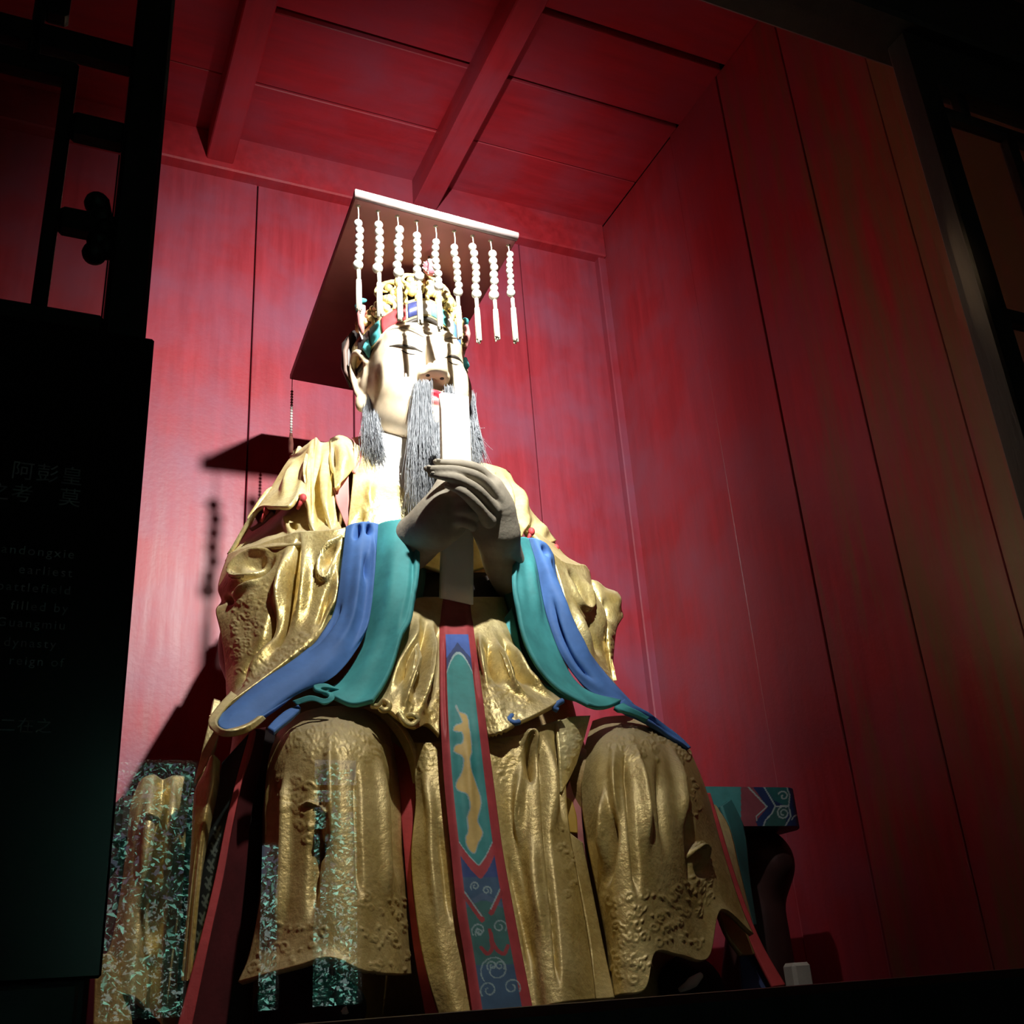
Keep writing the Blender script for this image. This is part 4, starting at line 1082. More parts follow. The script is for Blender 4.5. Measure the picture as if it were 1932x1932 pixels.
# drapery over the throne arm
patch('arm_drape', [
    [(262,1476,2.96),(246,1520,2.90),(238,1600,2.87),(226,1690,2.85),(206,1790,2.83),(184,1800,2.83)],
    [(272,1466,2.94),(262,1530,2.86),(256,1610,2.83),(246,1700,2.81),(236,1780,2.79),(222,1870,2.78)],
    [(290,1461,2.94),(285,1530,2.85),(278,1620,2.82),(268,1710,2.80),(262,1790,2.78),(252,1880,2.77)],
    [(308,1470,2.95),(304,1540,2.90),(298,1630,2.87),(290,1730,2.84),(284,1800,2.82),(280,1905,2.80)],
    [(328,1463,2.94),(325,1540,2.86),(320,1640,2.83),(314,1740,2.80),(308,1820,2.78),(305,1932,2.77)],
    [(362,1466,2.95),(352,1560,2.90),(346,1660,2.87),(340,1760,2.84),(336,1840,2.82),(332,1935,2.80)]], GOLD, stat,
    strokes=[(.02, 8, [(285,1475),(276,1580),(264,1700)]), (-.025, 7, [(307,1485),(300,1600),(290,1720)]), (.015, 5, [(328,1475),(322,1580),(316,1700)]), (.012, 3, [(268,1540),(285,1552),(298,1560)])])
patch('arm_drape_corner', [[(180,1800,2.78),(178,1870,2.77),(176,1935,2.76)], [(215,1805,2.78),(222,1860,2.77),(228,1935,2.76)], [(236,1830,2.80),(244,1880,2.79),(250,1935,2.78)]], GOLDD, stat)

# ---- boots under the hem
BOOT = simple('black_boot', (.012, .012, .014), .9, var=.3, spec=.15)
for pts, sole in (([(560,1905,2.72),(600,1900,2.60),(640,1905,2.50)], [(540,1930,2.62),(600,1925,2.50),(655,1905,2.44)]),
                  ([(1300,1872,2.86),(1290,1862,2.74),(1284,1858,2.66)], [(1282,1868,2.54),(1300,1858,2.52),(1322,1840,2.54)])):
    bf = Field(P(*pts[1])-np.array([.3, .35, .3]), P(*pts[1])+np.array([.3, .35, .2]), .012)
    bf.chain([P(*q) for q in pts], [.10, .085, .06], .03)
    bt = bf.build('boot', BOOT, stat)
    m = MB(); m.tube(crv(np.array([P(*q) for q in sole]), 16), [.006, .014, .008], 8); m.build('boot_sole', simple('pale_sole', (.40, .39, .35), .7), bt, True)

# ------------------------------------------------------------------ throne
th = thing('throne', (1.14, 3.5, PLAT), 'carved throne with painted arm ends behind the seated statue', 'throne')
THR = simple('throne_dark_paint', (.05, .018, .016), .5, var=.3)
MB().bbox(.50, 1.80, 3.30, 4.20, PLAT, .42+Z, .02).build('seat_base', THR, th)
a0, a1 = P(1345, 1484, 3.05), P(1524, 1483, 3.05)
zb = P(1524, 1558, 3.05)[2]
def arm_col(V):
    q = pix(V); c = np.zeros((len(V), 3)); c[:] = (.07, .27, .27)
    c[q[:, 0] > 1398] = (.28, .07, .09)
    c[inpoly(q, [(1410,1470),(1448,1523),(1426,1550),(1440,1580),(1540,1580),(1540,1470)])] = (.02, .045, .14)
    c[inpoly(q, [(1440,1478),(1460,1510),(1490,1524),(1486,1484)])] = (.03, .15, .15)
    c[inpoly(q, [(1463,1524),(1440,1560),(1480,1562),(1488,1524)])] = (.04, .13, .12)
    pale = np.array([.42, .52, .50])
    for pts in ([(1411,1484),(1447,1522),(1427,1540),(1428,1548)], [(1441,1484),(1463,1521),(1488,1521),(1490,1500),(1484,1484)], curl(1478,1502,10,3.6,1.0,1,18),
                curl(1478,1534,13,5.2,1.6,-1,26), [(1463,1521),(1456,1535),(1444,1548),(1440,1560)], curl(1505,1498,11,0,.5,1,14), curl(1508,1548,14,3.3,.6,1,14), [(1488,1522),(1492,1540),(1482,1558)]):
        c[poly_d(q, pts) < 1.3] = pale
    return c
n1, n2 = 130, 60
gx = np.linspace(a0[0]-.05, a1[0], n1); gz = np.linspace(zb, a0[2], n2)
yy = 3.05+.10*np.clip((gx-(a1[0]-.10))/.10, 0, 1)**2.2
FV = np.array([(x, y, z) for x, y in zip(gx, yy) for z in gz]); BV = FV.copy(); BV[:, 1] = 4.0
I = np.arange(n1*n2).reshape(n1, n2); O = n1*n2
fq = np.stack([I[:-1, :-1].ravel(), I[1:, :-1].ravel(), I[1:, 1:].ravel(), I[:-1, 1:].ravel()], 1)
lp_ = np.r_[I[:, 0], I[-1, 1:], I[-2::-1, -1], I[0, -2:0:-1]]; nx_ = np.roll(lp_, -1)
ff = np.vstack([fq, (fq+O)[:, ::-1], np.stack([lp_, lp_+O, nx_+O, nx_], 1)])
VV = np.vstack([FV, BV]); cc_ = arm_col(FV)
mesh('painted_arm', VV, ff, vcol('painted_arm_paint', .5), th, False, np.vstack([cc_, cc_]))['label'] = 'blue and teal painted arm end with pale scrolls'
xm = (P(1430, 1560, 3.1)[0], P(1512, 1560, 3.1)[0])
f3 = Field((xm[0]-.2, 2.95, PLAT), (xm[1]+.2, 3.95, zb+.05), .02)
f3.ell(((xm[0]+xm[1])/2, 3.4, zb-.10), (.14, .30, .16), .04)
f3.cap(((xm[0]+xm[1])/2-.03, 3.25, zb-.2), ((xm[0]+xm[1])/2-.05, 3.3, PLAT+.05), .09, .14, .05)
f3.build('arm_support', THR, th)
MB().bbox(.02+.20, .52, 3.05, 4.0, .42+Z, .56+Z, .03).build('arm', THR, th)
MB().bbox(.26, .48, 3.12, 3.9, PLAT, .42+Z, .03).build('arm_support', THR, th)
MB().bbox(.72, 1.56, 4.02, 4.12, .42+Z, 1.05+Z, .04).build('backrest', THR, th)
# ------------------------------------------------------------------ head
HX, HY, HZ = 1.155, 3.25, 2.03+Z
def h3(x, y, z): return (HX+x, HY+y, HZ+z)
hd = Field(h3(-.30, -.40, -.36), h3(.30, .32, .40), .006)
hd.ell(h3(0, .02, .10), (.182, .225, .24), .02)
hd.sup(h3(0, -.060, .045), (.168, .166, .225), 2.9, .04)
hd.sup(h3(0, -.070, -.050), (.166, .155, .145), 2.5, .05)
hd.ell(h3(0, -.12, -.16), (.115, .105, .085), .05)                   # jaw
hd.ell(h3(0, -.175, -.205), (.055, .050, .045), .04)                 # chin
for s in (-1, 1):
    hd.ell(h3(s*.095, -.160, -.030), (.072, .064, .085), .05)        # cheek
    hd.ell(h3(s*.100, -.07, -.135), (.06, .085, .055), .05)             # jowl
    hd.ell(h3(s*.075, -.245, .105), (.052, .024, .022), .022, 'sub')  # eye socket
    hd.ell(h3(s*.075, -.196, .094), (.046, .036, .024), .010)        # eyeball
    hd.chain([h3(s*.035, -.212, .108), h3(s*.075, -.224, .120), h3(s*.118, -.196, .112)], .008, .008)  # upper lid
    hd.chain([h3(s*.04, -.212, .090), h3(s*.075, -.220, .080), h3(s*.112, -.194, .090)], .006, .008)
    hd.chain([h3(s*.025, -.232, .150), h3(s*.075, -.225, .166), h3(s*.13, -.175, .150)], .005, .03)    # brow
    hd.ell(h3(s*.034, -.252, -.045), (.025, .030, .026), .012)       # nostril wing
hd.chain([h3(0, -.222, .12), h3(0, -.250, .05), h3(0, -.285, -.03)], [.020, .022, .026], .03)
hd.ell(h3(0, -.285, -.040), (.034, .032, .030), .015)                # nose tip
hd.sup(h3(0, -.285, -.098), (.075, .062, .040), 4, .012, op='sub')
for s in (-1, 1): hd.ell(h3(s*.024, -.266, -.066), (.009, .012, .012), .006, 'sub')
hd.ell(h3(0, -.208, -.105), (.055, .034, .026), .03)                 # upper lip mound
hd.chain([h3(-.045, -.218, -.110), h3(0, -.242, -.104), h3(.045, -.218, -.110)], [.006, .011, .006], .010)
hd.chain([h3(-.040, -.214, -.128), h3(0, -.236, -.132), h3(.040, -.214, -.128)], [.006, .013, .006], .010)
hd.chain([h3(-.055, -.214, -.119), h3(0, -.246, -.118), h3(.055, -.214, -.119)], .004, .005, 'sub')
hd.cap(h3(0, .03, -.15), h3(0, .08, -.34), .115, .125, .03)          # neck
for s in (-1, 1):                                                     # ears
    def e3(x, y, z): return h3(s*(x-.004), y-.045, z+.055)
    hd.ell(e3(.182, .03, .01), (.022, .050, .085), .012)
    hd.chain([e3(.190, -.022, .035), e3(.212, .0, .085), e3(.218, .045, .095), e3(.214, .075, .05), e3(.205, .06, -.03), e3(.196, .02, -.10)], [.011, .012, .012, .012, .012, .016], .008)
    hd.ell(e3(.200, .012, -.118), (.022, .026, .034), .015)
    hd.ell(e3(.206, .022, .03), (.014, .030, .050), .008, 'sub')
def face_col(V):
    c = np.zeros((len(V), 3)); c[:] = (.56, .455, .315)
    x, y, z = V[:, 0]-HX, V[:, 1]-HY, V[:, 2]-HZ
    up = (np.abs(x) < .050-.0) & (y < -.215) & (z < -.092) & (z > -.119)
    lowl = (np.abs(x) < .046) & (y < -.212) & (z <= -.119) & (z > -.147)
    c[up] = (.42, .03, .05); c[lowl] = (.62, .22, .22)
    return c
HEADM = vcol('painted_face', .45, .5, .05)
head = hd.build('head', HEADM, stat, face_col)
head['label'] = 'cream painted face with narrow eyes and red lips'
# painted lines on the face follow the surface
def face_line(name, pts, r, mat):
    q = crv(np.array(pts, float), 26); p = hd.hit(q[:, 0], q[:, 1], .001)
    m = MB(); m.tube(p, [r*.3, r, r, r*.3], 6); return m.build(name, mat, stat, True)
INK = simple('dark_ink', (.03, .025, .02), .6); INKG = simple('faint_ink', (.17, .145, .11), .7)
face_line('eyelid_line', [(735,653),(755,652),(778,656),(797,664)], .0054, INK)
face_line('lower_lid_line', [(756,660),(770,667),(785,669)], .0026, INK)
face_line('eyelid_line', [(839,675),(853,672),(864,676),(873,685)], .0054, INK)
face_line('lower_lid_line', [(845,681),(856,687),(866,688)], .0026, INK)
face_line('eyebrow', [(733,623),(750,619),(772,622),(800,636)], .0024, INKG)
face_line('eyebrow', [(836,641),(852,637),(868,640),(874,648)], .0024, INKG)
for q in ((807,708),(834,714)):
    m = MB(); m.sphere(hd.hit(np.array([q[0]]), np.array([q[1]]))[0], .0085, 10, 7, .6); m.build('nostril', INK, stat, True)
# hair under the crown
hf = Field(h3(-.32, -.30, -.02), h3(.32, .36, .42), .010)
hf.ell(h3(0, .055, .13), (.187, .212, .212), .02)
hf.build('hair', HAIRC, stat)

# ------------------------------------------------------------------ beard of loose grey strands
HAIRG, t_, N_, L_, B_ = nt('grey_beard_hair')
vec, g_ = coords(N_, L_, (60, 60, 3))
L_.new(ramp(N_, L_, noise(N_, L_, vec, 2.2, 3), [(.3, (.13, .14, .155)), (.7, (.30, .32, .345))]), B_.inputs['Base Color'])
B_.inputs['Roughness'].default_value = .45
def beard(name, roots, tips, n, seed, sway=.020, r=.0007, mid=None):
    r_ = random.Random(seed); m = MB()
    A, Bp = crv(np.array([P(*q) for q in roots]), 40), crv(np.array([P(*q) for q in tips]), 40)
    M_ = crv(np.array([P(*q) for q in mid]), 40) if mid else None
    for k in range(int(n*2.1)):
        u = r_.random(); i = int(u*39); j = min(39, max(0, int((u+r_.uniform(-.12, .12))*39)))
        a = A[i]+np.array([r_.gauss(0, .006), r_.gauss(0, .012), r_.gauss(0, .004)])
        b = Bp[j]+np.array([r_.gauss(0, .012), r_.gauss(0, .018), r_.gauss(0, .03)])
        b = a+(b-a)*r_.uniform(.75, 1.04)
        c = (a+b)/2 if M_ is None else M_[(i+j)//2]+np.array([r_.gauss(0, .008), r_.gauss(0, .012), 0])
        ph, am = r_.uniform(0, 6.28), r_.uniform(.2, 1)*sway*.35
        pts = []
        for t in np.linspace(0, 1, 10):
            q = a*(1-t)**2+2*c*t*(1-t)+b*t*t
            pts.append(q+np.array([am*math.sin(ph+t*11), am*math.cos(ph*1.3+t*9), 0])*t)
        m.tube(pts, [r, r*1.3, r*1.2, r*.6], 3, False)
    o = m.build(name, HAIRG, stat, True)
    o['kind'] = 'stuff'
    return o
beard('sideburn_strand', [(690,752,3.22),(706,756,3.18)], [(690,868,3.08),(726,872,3.02)], 240, 1, mid=[(684,810,3.16),(715,812,3.12)])
beard('moustache_strand', [(784,726,2.985),(800,724,2.97),(808,724,2.965)], [(772,960,2.86),(800,950,2.83),(826,930,2.82)], 420, 2, mid=[(772,820,2.90),(795,820,2.89),(815,820,2.88)])
beard('chin_beard', [(805,790,2.99),(822,800,2.985),(840,797,2.99)], [(790,955,2.86),(815,940,2.84),(842,905,2.82)], 420, 3, mid=[(795,870,2.92),(818,870,2.91),(840,860,2.90)])
beard('moustache_strand', [(842,732,2.97),(850,735,2.98)], [(850,900,2.84),(865,890,2.86)], 150, 4)
beard('sideburn_strand', [(884,745,3.14),(890,750,3.18)], [(895,872,3.06),(914,876,3.10)], 170, 5, mid=[(890,810,3.10),(899,812,3.14)])

# ------------------------------------------------------------------ hands
def hp(q): return P(*q)
hf1 = Field(P(780, 1110, 2.5)-np.array([.12, .06, .16]), np.array([1.42, 3.0, 1.75+Z]), .0048)
# statue's left hand: forearm, palm and four long fingers reaching across the tablet
hf1.chain([hp((968,1100,2.94)), hp((950,1058,2.84)), hp((938,1010,2.75))], [.062, .066, .064], .03)
hf1.chain([hp((940,1005,2.74)), hp((936,960,2.70)), hp((925,925,2.67))], [.062, .060, .045], .03)
hf1.chain([hp((915,985,2.74)), hp((905,950,2.70)), hp((900,920,2.67))], [.045, .050, .038], .03)
FIN = [[(932,918,2.665),(905,888,2.630),(872,877,2.610),(842,874,2.605),(822,871,2.605)],
       [(936,940,2.655),(908,905,2.605),(868,889,2.585),(832,885,2.590),(804,884,2.600)],
       [(930,962,2.655),(902,927,2.600),(866,905,2.580),(836,899,2.590),(812,895,2.605)],
       [(922,982,2.665),(896,950,2.612),(872,928,2.590),(855,920,2.598),(842,916,2.608)]]
for q in FIN:
    hf1.chain([hp(v) for v in q], [.024, .0185, .0165, .014, .0085], .009)
hf1.chain([hp((925,915,2.72)), hp((905,890,2.76)), hp((880,876,2.78))], [.028, .022, .016], .012)   # thumb behind the tablet
lh = hf1.build('hand', HANDM, stat)
for q in FIN:
    a, b = P(*q[3]), P(*q[4]); d = (b-a)/np.linalg.norm(b-a)
    m = MB(); m.sphere(b-d*.006+np.array([0, -.006, .002]), .0075, 10, 7, .8); m.build('fingernail', simple('nail', (.46, .42, .35), .5), lh, True)
hf2 = Field(P(760, 1060, 2.6)-np.array([.12, .12, .10]), P(905, 880, 2.8)+np.array([.14, .10, .12]), .0048)
# statue's right hand: wrist from the cuff, back of the hand, fingers closed round the tablet
hf2.chain([hp((770,1030,2.86)), hp((792,1012,2.80)), hp((815,985,2.74))], [.080, .074, .062], .03)
hf2.chain([hp((815,990,2.735)), hp((832,960,2.70)), hp((846,932,2.685))], [.062, .060, .046], .03)
hf2.chain([hp((825,1005,2.74)), hp((850,990,2.72)), hp((868,975,2.72))], [.050, .046, .036], .03)
for q, r0 in (([(846,930,2.665),(866,920,2.635),(886,925,2.640),(894,935,2.665)], .021), ([(854,945,2.660),(874,940,2.632),(892,948,2.640),(898,958,2.665)], .021),
              ([(858,962,2.665),(876,962,2.640),(892,970,2.648),(896,978,2.668)], .020), ([(858,982,2.68),(874,984,2.660),(888,990,2.668),(892,996,2.68)], .017)):
    hf2.chain([hp(v) for v in q], [r0*1.15, r0, r0*.95, r0*.7], .009)
hf2.chain([hp((826,945,2.70)), hp((836,915,2.695)), hp((848,893,2.71))], [.030, .024, .017], .012)
hf2.build('hand', HANDM, stat)

# ------------------------------------------------------------------ tablet held in the hands
tb0 = P(862, 1136, 2.83)
tab = thing('ritual_tablet', tuple(tb0), 'long plain white tablet held upright between the statue\'s hands', 'tablet')
tl, trr = P(834, 740, 2.665), P(884, 748, 2.675)
bl, br = P(833, 1128, 2.83), P(893, 1141, 2.835)
nrm = np.cross(trr-tl, bl-tl); nrm /= np.linalg.norm(nrm)
if nrm[1] > 0: nrm = -nrm
nn = 14
G = np.zeros((7, nn, 3))
for i, u in enumerate(np.linspace(0, 1, 7)):
    for j, v in enumerate(np.linspace(0, 1, nn)):
        G[i, j] = (tl*(1-u)+trr*u)*(1-v)+(bl*(1-u)+br*u)*v + nrm*(.012*math.sin(v*math.pi))
grid_mesh('blade', G, WHITE, tab, .022)
# ------------------------------------------------------------------ crown with board and bead strings
crown = thing('beaded_crown', (1.14, 3.3, 2.22+Z), 'flat-topped imperial crown with nine front bead strings on the statue\'s head', 'crown')
zB = 2.50+Z
c4 = [P(668, 374, 2.785), P(976, 457, 2.81), None, P(548, 718, 3.985)]
fl, frr, bkl = (.812, 2.783), (1.428, 2.812), (.868, 3.985)
bkr = (1.484, 4.012)
def bpt(u, v):   # u across, v front to back
    a = np.array(fl)*(1-u)+np.array(frr)*u; b = np.array(bkl)*(1-u)+np.array(bkr)*u
    return a*(1-v)+b*v
v = []; f = []
for zz in (zB, zB+.028):
    for (u, vv) in ((0, 0), (1, 0), (1, 1), (0, 1)):
        q = bpt(u, vv); v.append((q[0], q[1], zz))
# bevelled board
bo = MB()
ring = []
for (zz, ins) in ((zB, .004), (zB+.005, 0), (zB+.024, 0), (zB+.030, .005)):
    rg = []
    for (u, vv) in ((0, 0), (1, 0), (1, 1), (0, 1)):
        q = bpt(u+(ins/.62)*(1 if u == 0 else -1), vv+(ins/1.2)*(1 if vv == 0 else -1)); rg.append((q[0], q[1], zz))
    ring.append(rg)
vv_ = [p for rg in ring for p in rg]; ff_ = []
for i in range(3):
    for j in range(4):
        ff_.append((4*i+j, 4*i+(j+1) % 4, 4*i+4+(j+1) % 4, 4*i+4+j))
ff_ += [(3, 2, 1, 0), (12, 13, 14, 15)]
bo.add(vv_, ff_); bo.build('board', HATRED, crown)
ed = MB()
for (a, b) in (((0, 0), (1, 0)),):
    q0, q1 = bpt(0, 0), bpt(1, 0)
    ed.tube([(q0[0], q0[1]-.004, zB+.016), (q1[0], q1[1]-.004, zB+.016)], .0165, 10)
ed.build('board_edge', simple('pale_board_edge', (.34, .27, .26), .6), crown, True)
for u in np.linspace(0, 1, 9):
    pass
BR = random.Random(11)
tops = [(677,395),(711,405),(748,413),(785,420),(823,430),(858,440),(893,450),(928,458),(961,463)]
first = [422,425,433,445,458,468,467,479,480]      # centre of the first bead
nb = [7,7,7,7,8,8,8,7,8]
lastb = [501,506,515,522,541,551,554,557,554]
tend = [587,598,603,610,622,637,645,640,644]
bead_me = {}
def bead_mesh(r):
    k = round(r, 4)
    if k not in bead_me:
        m = MB(); m.sphere((0, 0, 0), r, 16, 10)
        me = bpy.data.meshes.new('bead'); me.from_pydata(m.v, [], m.f); me.materials.append(PEARL)
        me.polygons.foreach_set('use_smooth', [True]*len(me.polygons)); bead_me[k] = me
    return bead_me[k]
HOLE = simple('dark_hole', (.01, .006, .006), .9, bs=0)
for i in range(9):
    u = .035+.93*i/8
    q = bpt(u, .028)
    top = np.array([q[0], q[1], zB])
    Yq = q[1]
    def zat(py): return P(tops[i][0]+(py-tops[i][1])*.06, py, Yq)[2]
    z1, z2, z3 = zat(first[i]), zat(lastb[i]), zat(tend[i])
    m = MB(); m.tube([top, (top[0]+.002, top[1], (z1+zB)/2), (top[0], top[1], z1), (top[0]+.002, top[1], z2-.04)], .0022, 6)
    m.tube([(top[0], top[1], zB+.0005), (top[0], top[1], zB-.0012)], .008, 10)
    st = m.build('bead_string', CORD, crown, True)
    n = nb[i]
    for k in range(n):
        t = k/(n-1)
        r = .0165+.0015*math.sin(k*2.1+i)+(.004 if k == n-1 else 0)
        r = min(r, (z1-z2)/(n-1)*.52)+(.003 if k == n-1 else 0)
        o = bpy.data.objects.new('bead', bead_mesh(r)); COL.objects.link(o)
        o.location = (top[0]+BR.uniform(-.003, .003)+.004*math.sin(t*3+i), top[1]+BR.uniform(-.003, .003), z1+(z2-z1)*t)
        o.parent = st; o.matrix_parent_inverse = st.matrix_world.inverted()
    # tassel: bound head and loose cords
    m = MB(); zt = z2-.022
    m.tube([(top[0], top[1], zt), (top[0], top[1], zt-.045)], [.0070, .0078, .0070], 10)
    for k in range(9):
        a = 2*math.pi*k/9; rr_ = .0062 if k else 0
        x, y = top[0]+rr_*math.cos(a), top[1]+rr_*math.sin(a)
        m.tube([(x, y, zt-.04), (x*1+.2*rr_*math.cos(a), y, (zt+z3)/2), (x+.25*rr_*math.cos(a), y+.2*rr_*math.sin(a), z3+BR.uniform(-.008, .008))], .0031, 6)
    m.build('tassel', CORD, st, True)
# rear bead cords at the back corner
for (u, vv, z0, z1) in ((.012, .985, zB, P(552, 848, 3.97)[2]),):
    q = bpt(u, vv); x, y = q
    m = MB(); m.tube([(x, y, z0), (x, y, z1)], .0018, 5); st = m.build('bead_string', CORD, crown, True)
    zs = np.arange(z0-.07, z1+.07, -.0135)
    for zz in zs:
        o = bpy.data.objects.new('bead', bead_mesh(.0062)); COL.objects.link(o); o.location = (x, y, zz); o.parent = st; o.matrix_parent_inverse = st.matrix_world.inverted()
    m = MB(); m.tube([(x, y, z1+.075), (x, y, z1+.02), (x, y, z1-.02)], [.006, .012, .010], 8); m.build('tassel', simple('brown_tassel', (.22, .07, .05), .8), st, True)
# pompon under the board
c = P(812, 505, 2.99)
m = MB(); m.sphere(c, .028, 14, 9, 1.1); pm = m.build('pompon', simple('pink_velvet', (.52, .16, .20), .9), crown, True)
m = MB(); r_ = random.Random(5)
for k in range(40):
    d = Vector((r_.gauss(0, 1), r_.gauss(-.5, 1), r_.gauss(0, 1))).normalized(); m.sphere(c+np.array(d)*np.array([.028, .028, .031]), .0032, 6, 4)
m.build('pompon_dots', WHITE, pm, True)
MB().tube([c, (c[0], c[1]+.01, zB)], .004, 6).build('pompon_stem', CORD, pm, True)

# head band following the hairline
def band_ring(zf, zs, zb_, r, n=72):
    """ring round the head: lower at the sides than at the forehead"""
    out = []
    for k in range(n):
        a = 2*math.pi*k/n; cx, cy = math.sin(a), -math.cos(a)   # a=0 is the forehead
        z = zf+(zs-zf)*(abs(cx)**1.6) if cy < 0 else zs+(zb_-zs)*(cy**1.2)
        out.append((HX+r[0]*cx, HY+.03+r[1]*cy, HZ+z))
    return np.array(out)
def ring_mesh(name, rings, mat, parent, cols=None):
    n = len(rings[0]); V = np.vstack(rings); f = []
    for i in range(len(rings)):
        i2 = (i+1) % len(rings)
        for k in range(n):
            k2 = (k+1) % n; f.append((i*n+k, i*n+k2, i2*n+k2, i2*n+k))
    return mesh(name, V, f, mat, parent, True, cols)
R0 = band_ring(.225, .10, .10, (.198, .245)); R1 = band_ring(.305, .215, .20, (.208, .250))
R2 = band_ring(.310, .22, .20, (.195, .235)); R3 = band_ring(.225, .10, .10, (.186, .232))
ring_mesh('head_band', [R0, R1, R2, R3], GOLD, crown)
ring_mesh('dark_hair_line', [band_ring(.215, .08, .09, (.194, .240)), band_ring(.229, .105, .105, (.200, .247)), band_ring(.226, .10, .10, (.185, .23))], INK, crown)
# coloured panels set on the band
PANELS = [(-78, -62, HAIRC), (-60, -49, TEAL), (-47, -22, REDP), (-20, -8, simple('navy_tile', (.03, .04, .14), .4)), (-7, 3, WHITE), (4, 22, simple('turquoise_tile', (.14, .52, .52), .4)), (24, 33, WHITE), (34, 50, BLUE), (52, 78, GOLD)]
for (a0_, a1_, mt) in PANELS:
    A = np.radians(np.linspace(a0_, a1_, 9)); rows = []
    for (t, dr) in ((.16, .004), (.5, .007), (.84, .004)):
        row = []
        for a in A:
            cx, cy = math.sin(a), -math.cos(a)
            z0_ = .225+(.10-.225)*abs(cx)**1.6; z1_ = .305+(.215-.305)*abs(cx)**1.6
            r0 = np.array([.198, .245])*(1-t)+np.array([.208, .250])*t+dr
            row.append((HX+r0[0]*cx, HY+.03+r0[1]*cy, HZ+z0_*(1-t)+z1_*t))
        rows.append(row)
    grid_mesh('band_tile', np.array(rows), mt, crown, .006)
# gilded flowers and scrolls rising from the band
FR = random.Random(21)
for k, a in enumerate(np.radians([-70, -56, -44, -33, -22, -11, 0, 11, 22, 33, 44, 56, 70])):
    cx, cy = math.sin(a), -math.cos(a)
    hh = .35-.10*abs(cx)**1.5
    c = np.array([HX+.205*cx, HY+.03+.25*cy, HZ+hh])
    m = MB(); s = .026 if k % 2 else .032
    m.sphere(c, s*.45, 9, 6)
    tx = np.array([math.cos(a), math.sin(a), 0]); nz = np.array([0, 0, 1.0]); out = np.array([cx, cy, 0])
    for p in range(6):
        b = 2*math.pi*p/6+FR.random()
        m.sphere(c+(tx*math.cos(b)+nz*math.sin(b))*s*.75+out*.004, s*.48, 8, 6)
    m.tube([c-nz*.05, c-nz*.02], .008, 6)
    m.build('gilded_flower', GOLDP, crown, True)
for k, a in enumerate(np.radians([-38, -14, 8, 20, 40])):
    cx, cy = math.sin(a), -math.cos(a); c = np.array([HX+.19*cx, HY+.04+.22*cy, HZ+.42-.06*abs(cx)])
    m = MB(); tx = np.array([math.cos(a), math.sin(a), 0]); nz = np.array([0, 0, 1.0])
    for sgn in (-1, 1):
        m.tube([c+tx*sgn*.05*math.cos(t)*(1-t/7)+nz*.035*math.sin(t)*(1-t/7) for t in np.linspace(-1.5, 4.5, 16)], [.010, .008, .005], 7)
    m.sphere(c, .016, 9, 6)
    m.build('gilded_scroll', GOLDP, crown, True)
# cap body up to the board
cf = Field(h3(-.25, -.26, .12), h3(.25, .34, .48), .010)
cf.ell(h3(0, .04, .25), (.185, .205, .17), .02)
cf.cap(h3(0, .05, .30), h3(0, .06, .455), .12, .10, .03)
cf.build('cap', HAIRC, crown)
# side ornaments by the ear
for s in (-1, 1):
    m = MB(); m.tube([h3(s*.196, -.10, .335), h3(s*.205, -.08, .345), h3(s*.212, -.055, .335), h3(s*.208, -.045, .31)], [.006, .014, .014, .006], 9)
    m.build('side_scroll', TEAL, crown, True)
    m = MB(); m.tube([h3(s*.203, -.095, .315), h3(s*.207, -.08, .285), h3(s*.204, -.07, .245), h3(s*.198, -.07, .21)], [.008, .017, .013, .004], 9); m.build('side_petal', PINK, crown, True)
    m = MB(); m.tube([h3(s*.210, -.075, .33), h3(s*.212, -.060, .28), h3(s*.206, -.055, .23), h3(s*.198, -.06, .19)], [.004, .006, .006, .003], 7); m.build('white_rim', WHITE, crown, True)
    m = MB(); m.tube([h3(s*.190, -.095, .165), h3(s*.192, -.09, .135), h3(s*.182, -.085, .10)], [.006, .016, .003], 9); m.build('ear_leaf', TEAL, crown, True)
    m = MB(); m.tube([h3(s*.19, .06, .30), h3(s*.215, .07, .24), h3(s*.218, .08, .15), h3(s*.205, .07, .06)], [.012, .026, .022, .006], 9); m.build('ribbon_loop', HAIRC, crown, True)
    m = MB(); m.tube([h3(s*.215, .03, .27), h3(s*.232, .05, .20), h3(s*.226, .06, .12), h3(s*.208, .045, .07)], [.005, .010, .009, .004], 8); m.build('ribbon_edge', simple('ribbon_brown', (.14, .09, .07), .6), crown, True)
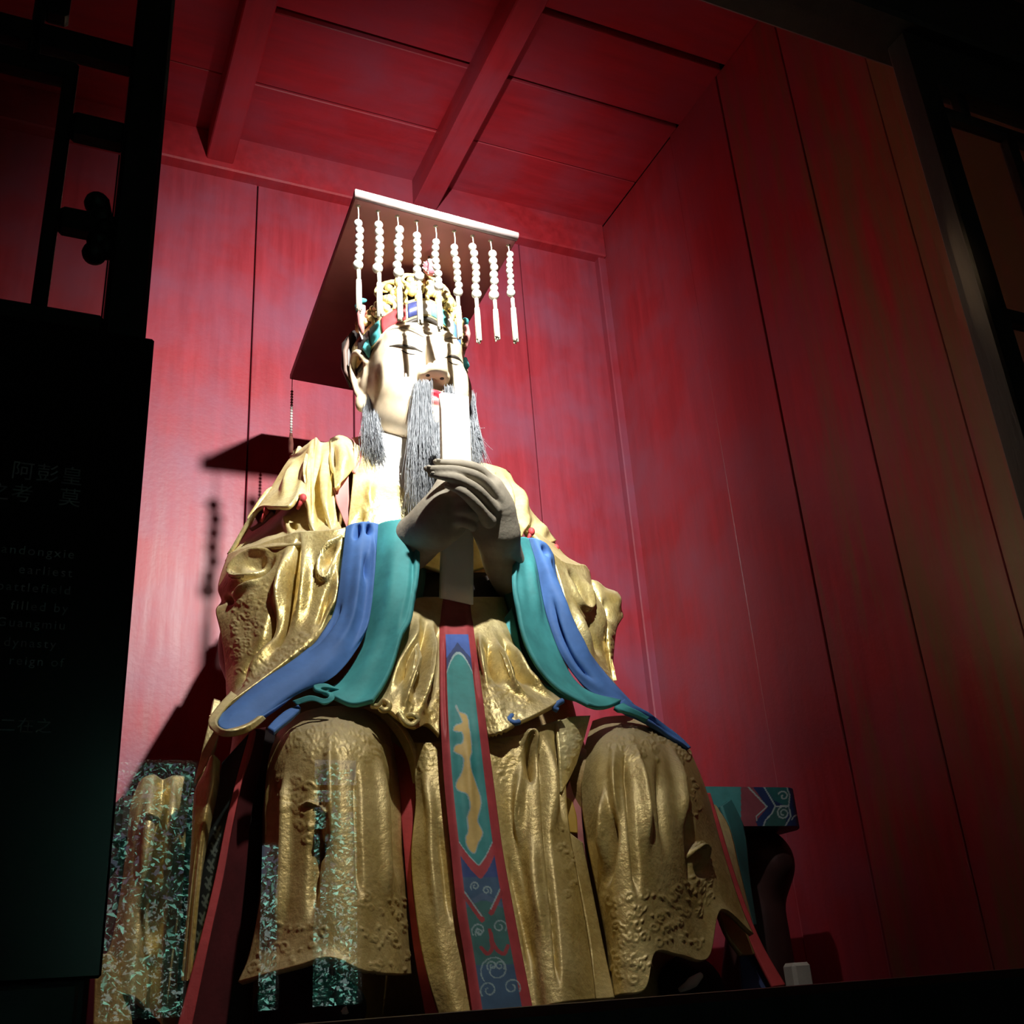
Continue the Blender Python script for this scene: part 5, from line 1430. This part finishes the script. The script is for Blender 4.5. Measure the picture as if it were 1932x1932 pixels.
# ------------------------------------------------------------------ text board on the left leaf
SIGN, t_, N_, L_, B_ = nt('black_acrylic')
B_.inputs['Base Color'].default_value = (.006, .007, .007, 1); B_.inputs['Roughness'].default_value = .22
B_.inputs['Specular IOR Level'].default_value = .45
SY = YF-.045
sx1 = P(286, 700, SY)[0]; sz1 = P(287, 642, SY)[2]; sz0 = P(180, 1846, SY)[2]
sg = thing('text_board', (sx1-.3, SY, sz0), 'glossy black board with small grey Chinese and English text', 'sign')
MB().bbox(sx1-.62, sx1, SY-.006, SY+.008, sz0, sz1, .003).build('panel', SIGN, sg)
TXT = simple('grey_print', (.24, .245, .24), .7, var=.02, bs=0)
def text(s, px, py, hpx, align='RIGHT', track=1.0, name='printed_text', shear=0):
    c = bpy.data.curves.new(name, 'FONT'); c.body = s; c.align_x = align; c.extrude = .0002
    p = P(px, py, SY-.007); q = P(px, py-hpx, SY-.007)
    c.size = (q[2]-p[2])*1.35; c.space_character = track
    o = bpy.data.objects.new(name, c); COL.objects.link(o)
    o.location = p; o.rotation_euler = (math.pi/2, 0, 0)
    bpy.context.view_layer.update()
    dg = bpy.context.evaluated_depsgraph_get()
    me = bpy.data.meshes.new_from_object(o.evaluated_get(dg))
    M = o.matrix_world.copy(); bpy.data.objects.remove(o)
    me.transform(M); me.materials.clear(); me.materials.append(TXT)
    ob = bpy.data.objects.new(name, me); link(ob, sg)
for s, px, py in (('andongxie', 140, 1054), ('earliest', 136, 1089), ('battlefield', 133, 1122), ('filled by', 128, 1156),
                  ('Guangmiu', 123, 1188), ('dynasty.', 114, 1224), ('reign of', 119, 1258)):
    text(s, px, py, 17, track=1.25)
text('阿彭皇', 156, 914, 27, track=1.1)
text('莫', 152, 954, 27)
text('之考', 62, 946, 27, track=1.05)
text('二在之', 98, 1381, 22, track=1.1)
# plain lighter ledge below the board
structure(MB().bbox(-.62, .085, SY-.02, SY+.012, sz0-.25, sz0-.004, .004).build('trim_ledge', simple('grey_green_ledge', (.07, .085, .08), .5)))

# ------------------------------------------------------------------ lamp body on the lintel
lt = thing('spot_lamp', (LAMP.x, LAMP.y-.02, LAMP.z+.2), 'small black spotlight clamped behind the shrine lintel', 'lamp')
dv = (Vector((1.42, 3.3, 2.40+CZ))-LAMP).normalized()
m = MB(); m.tube([LAMP-dv*.012, LAMP-dv*.05], [.042, .03], 16); m.build('lamp_head', DARKWOOD, lt, False)
MB().bbox(LAMP.x+.064, LAMP.x+.068, LAMP.y-.03, LAMP.y+.09, LAMP.z-.09, LAMP.z+.09, .001).build('added_light_flag', DARKWOOD, lt)  # added plate, out of view, keeps the main light off the right wall
MB().bbox(LAMP.x+.035, LAMP.x+.068, LAMP.y-.036, LAMP.y-.030, LAMP.z-.02, LAMP.z+.02, .001).build('added_flag_mount', DARKWOOD, lt)  # holds the added plate
MB().tube([LAMP-dv*.045, LAMP-dv*.045+Vector((0, .0, .08)), LAMP+Vector((0, -.02, .14))], .008, 8).build('bracket', DARKWOOD, lt, True)

# ------------------------------------------------------------------ small block by the throne
bk = P(1505, 1835, 2.9)
tag(MB().bbox(bk[0]-.035, bk[0]+.035, 2.87, 2.93, PLAT, P(1505, 1816, 2.9)[2], .01).build('small_block', simple('grey_white_clay', (.55, .53, .48), .8)),
    'small greyish white block on the platform beside the throne', 'block')
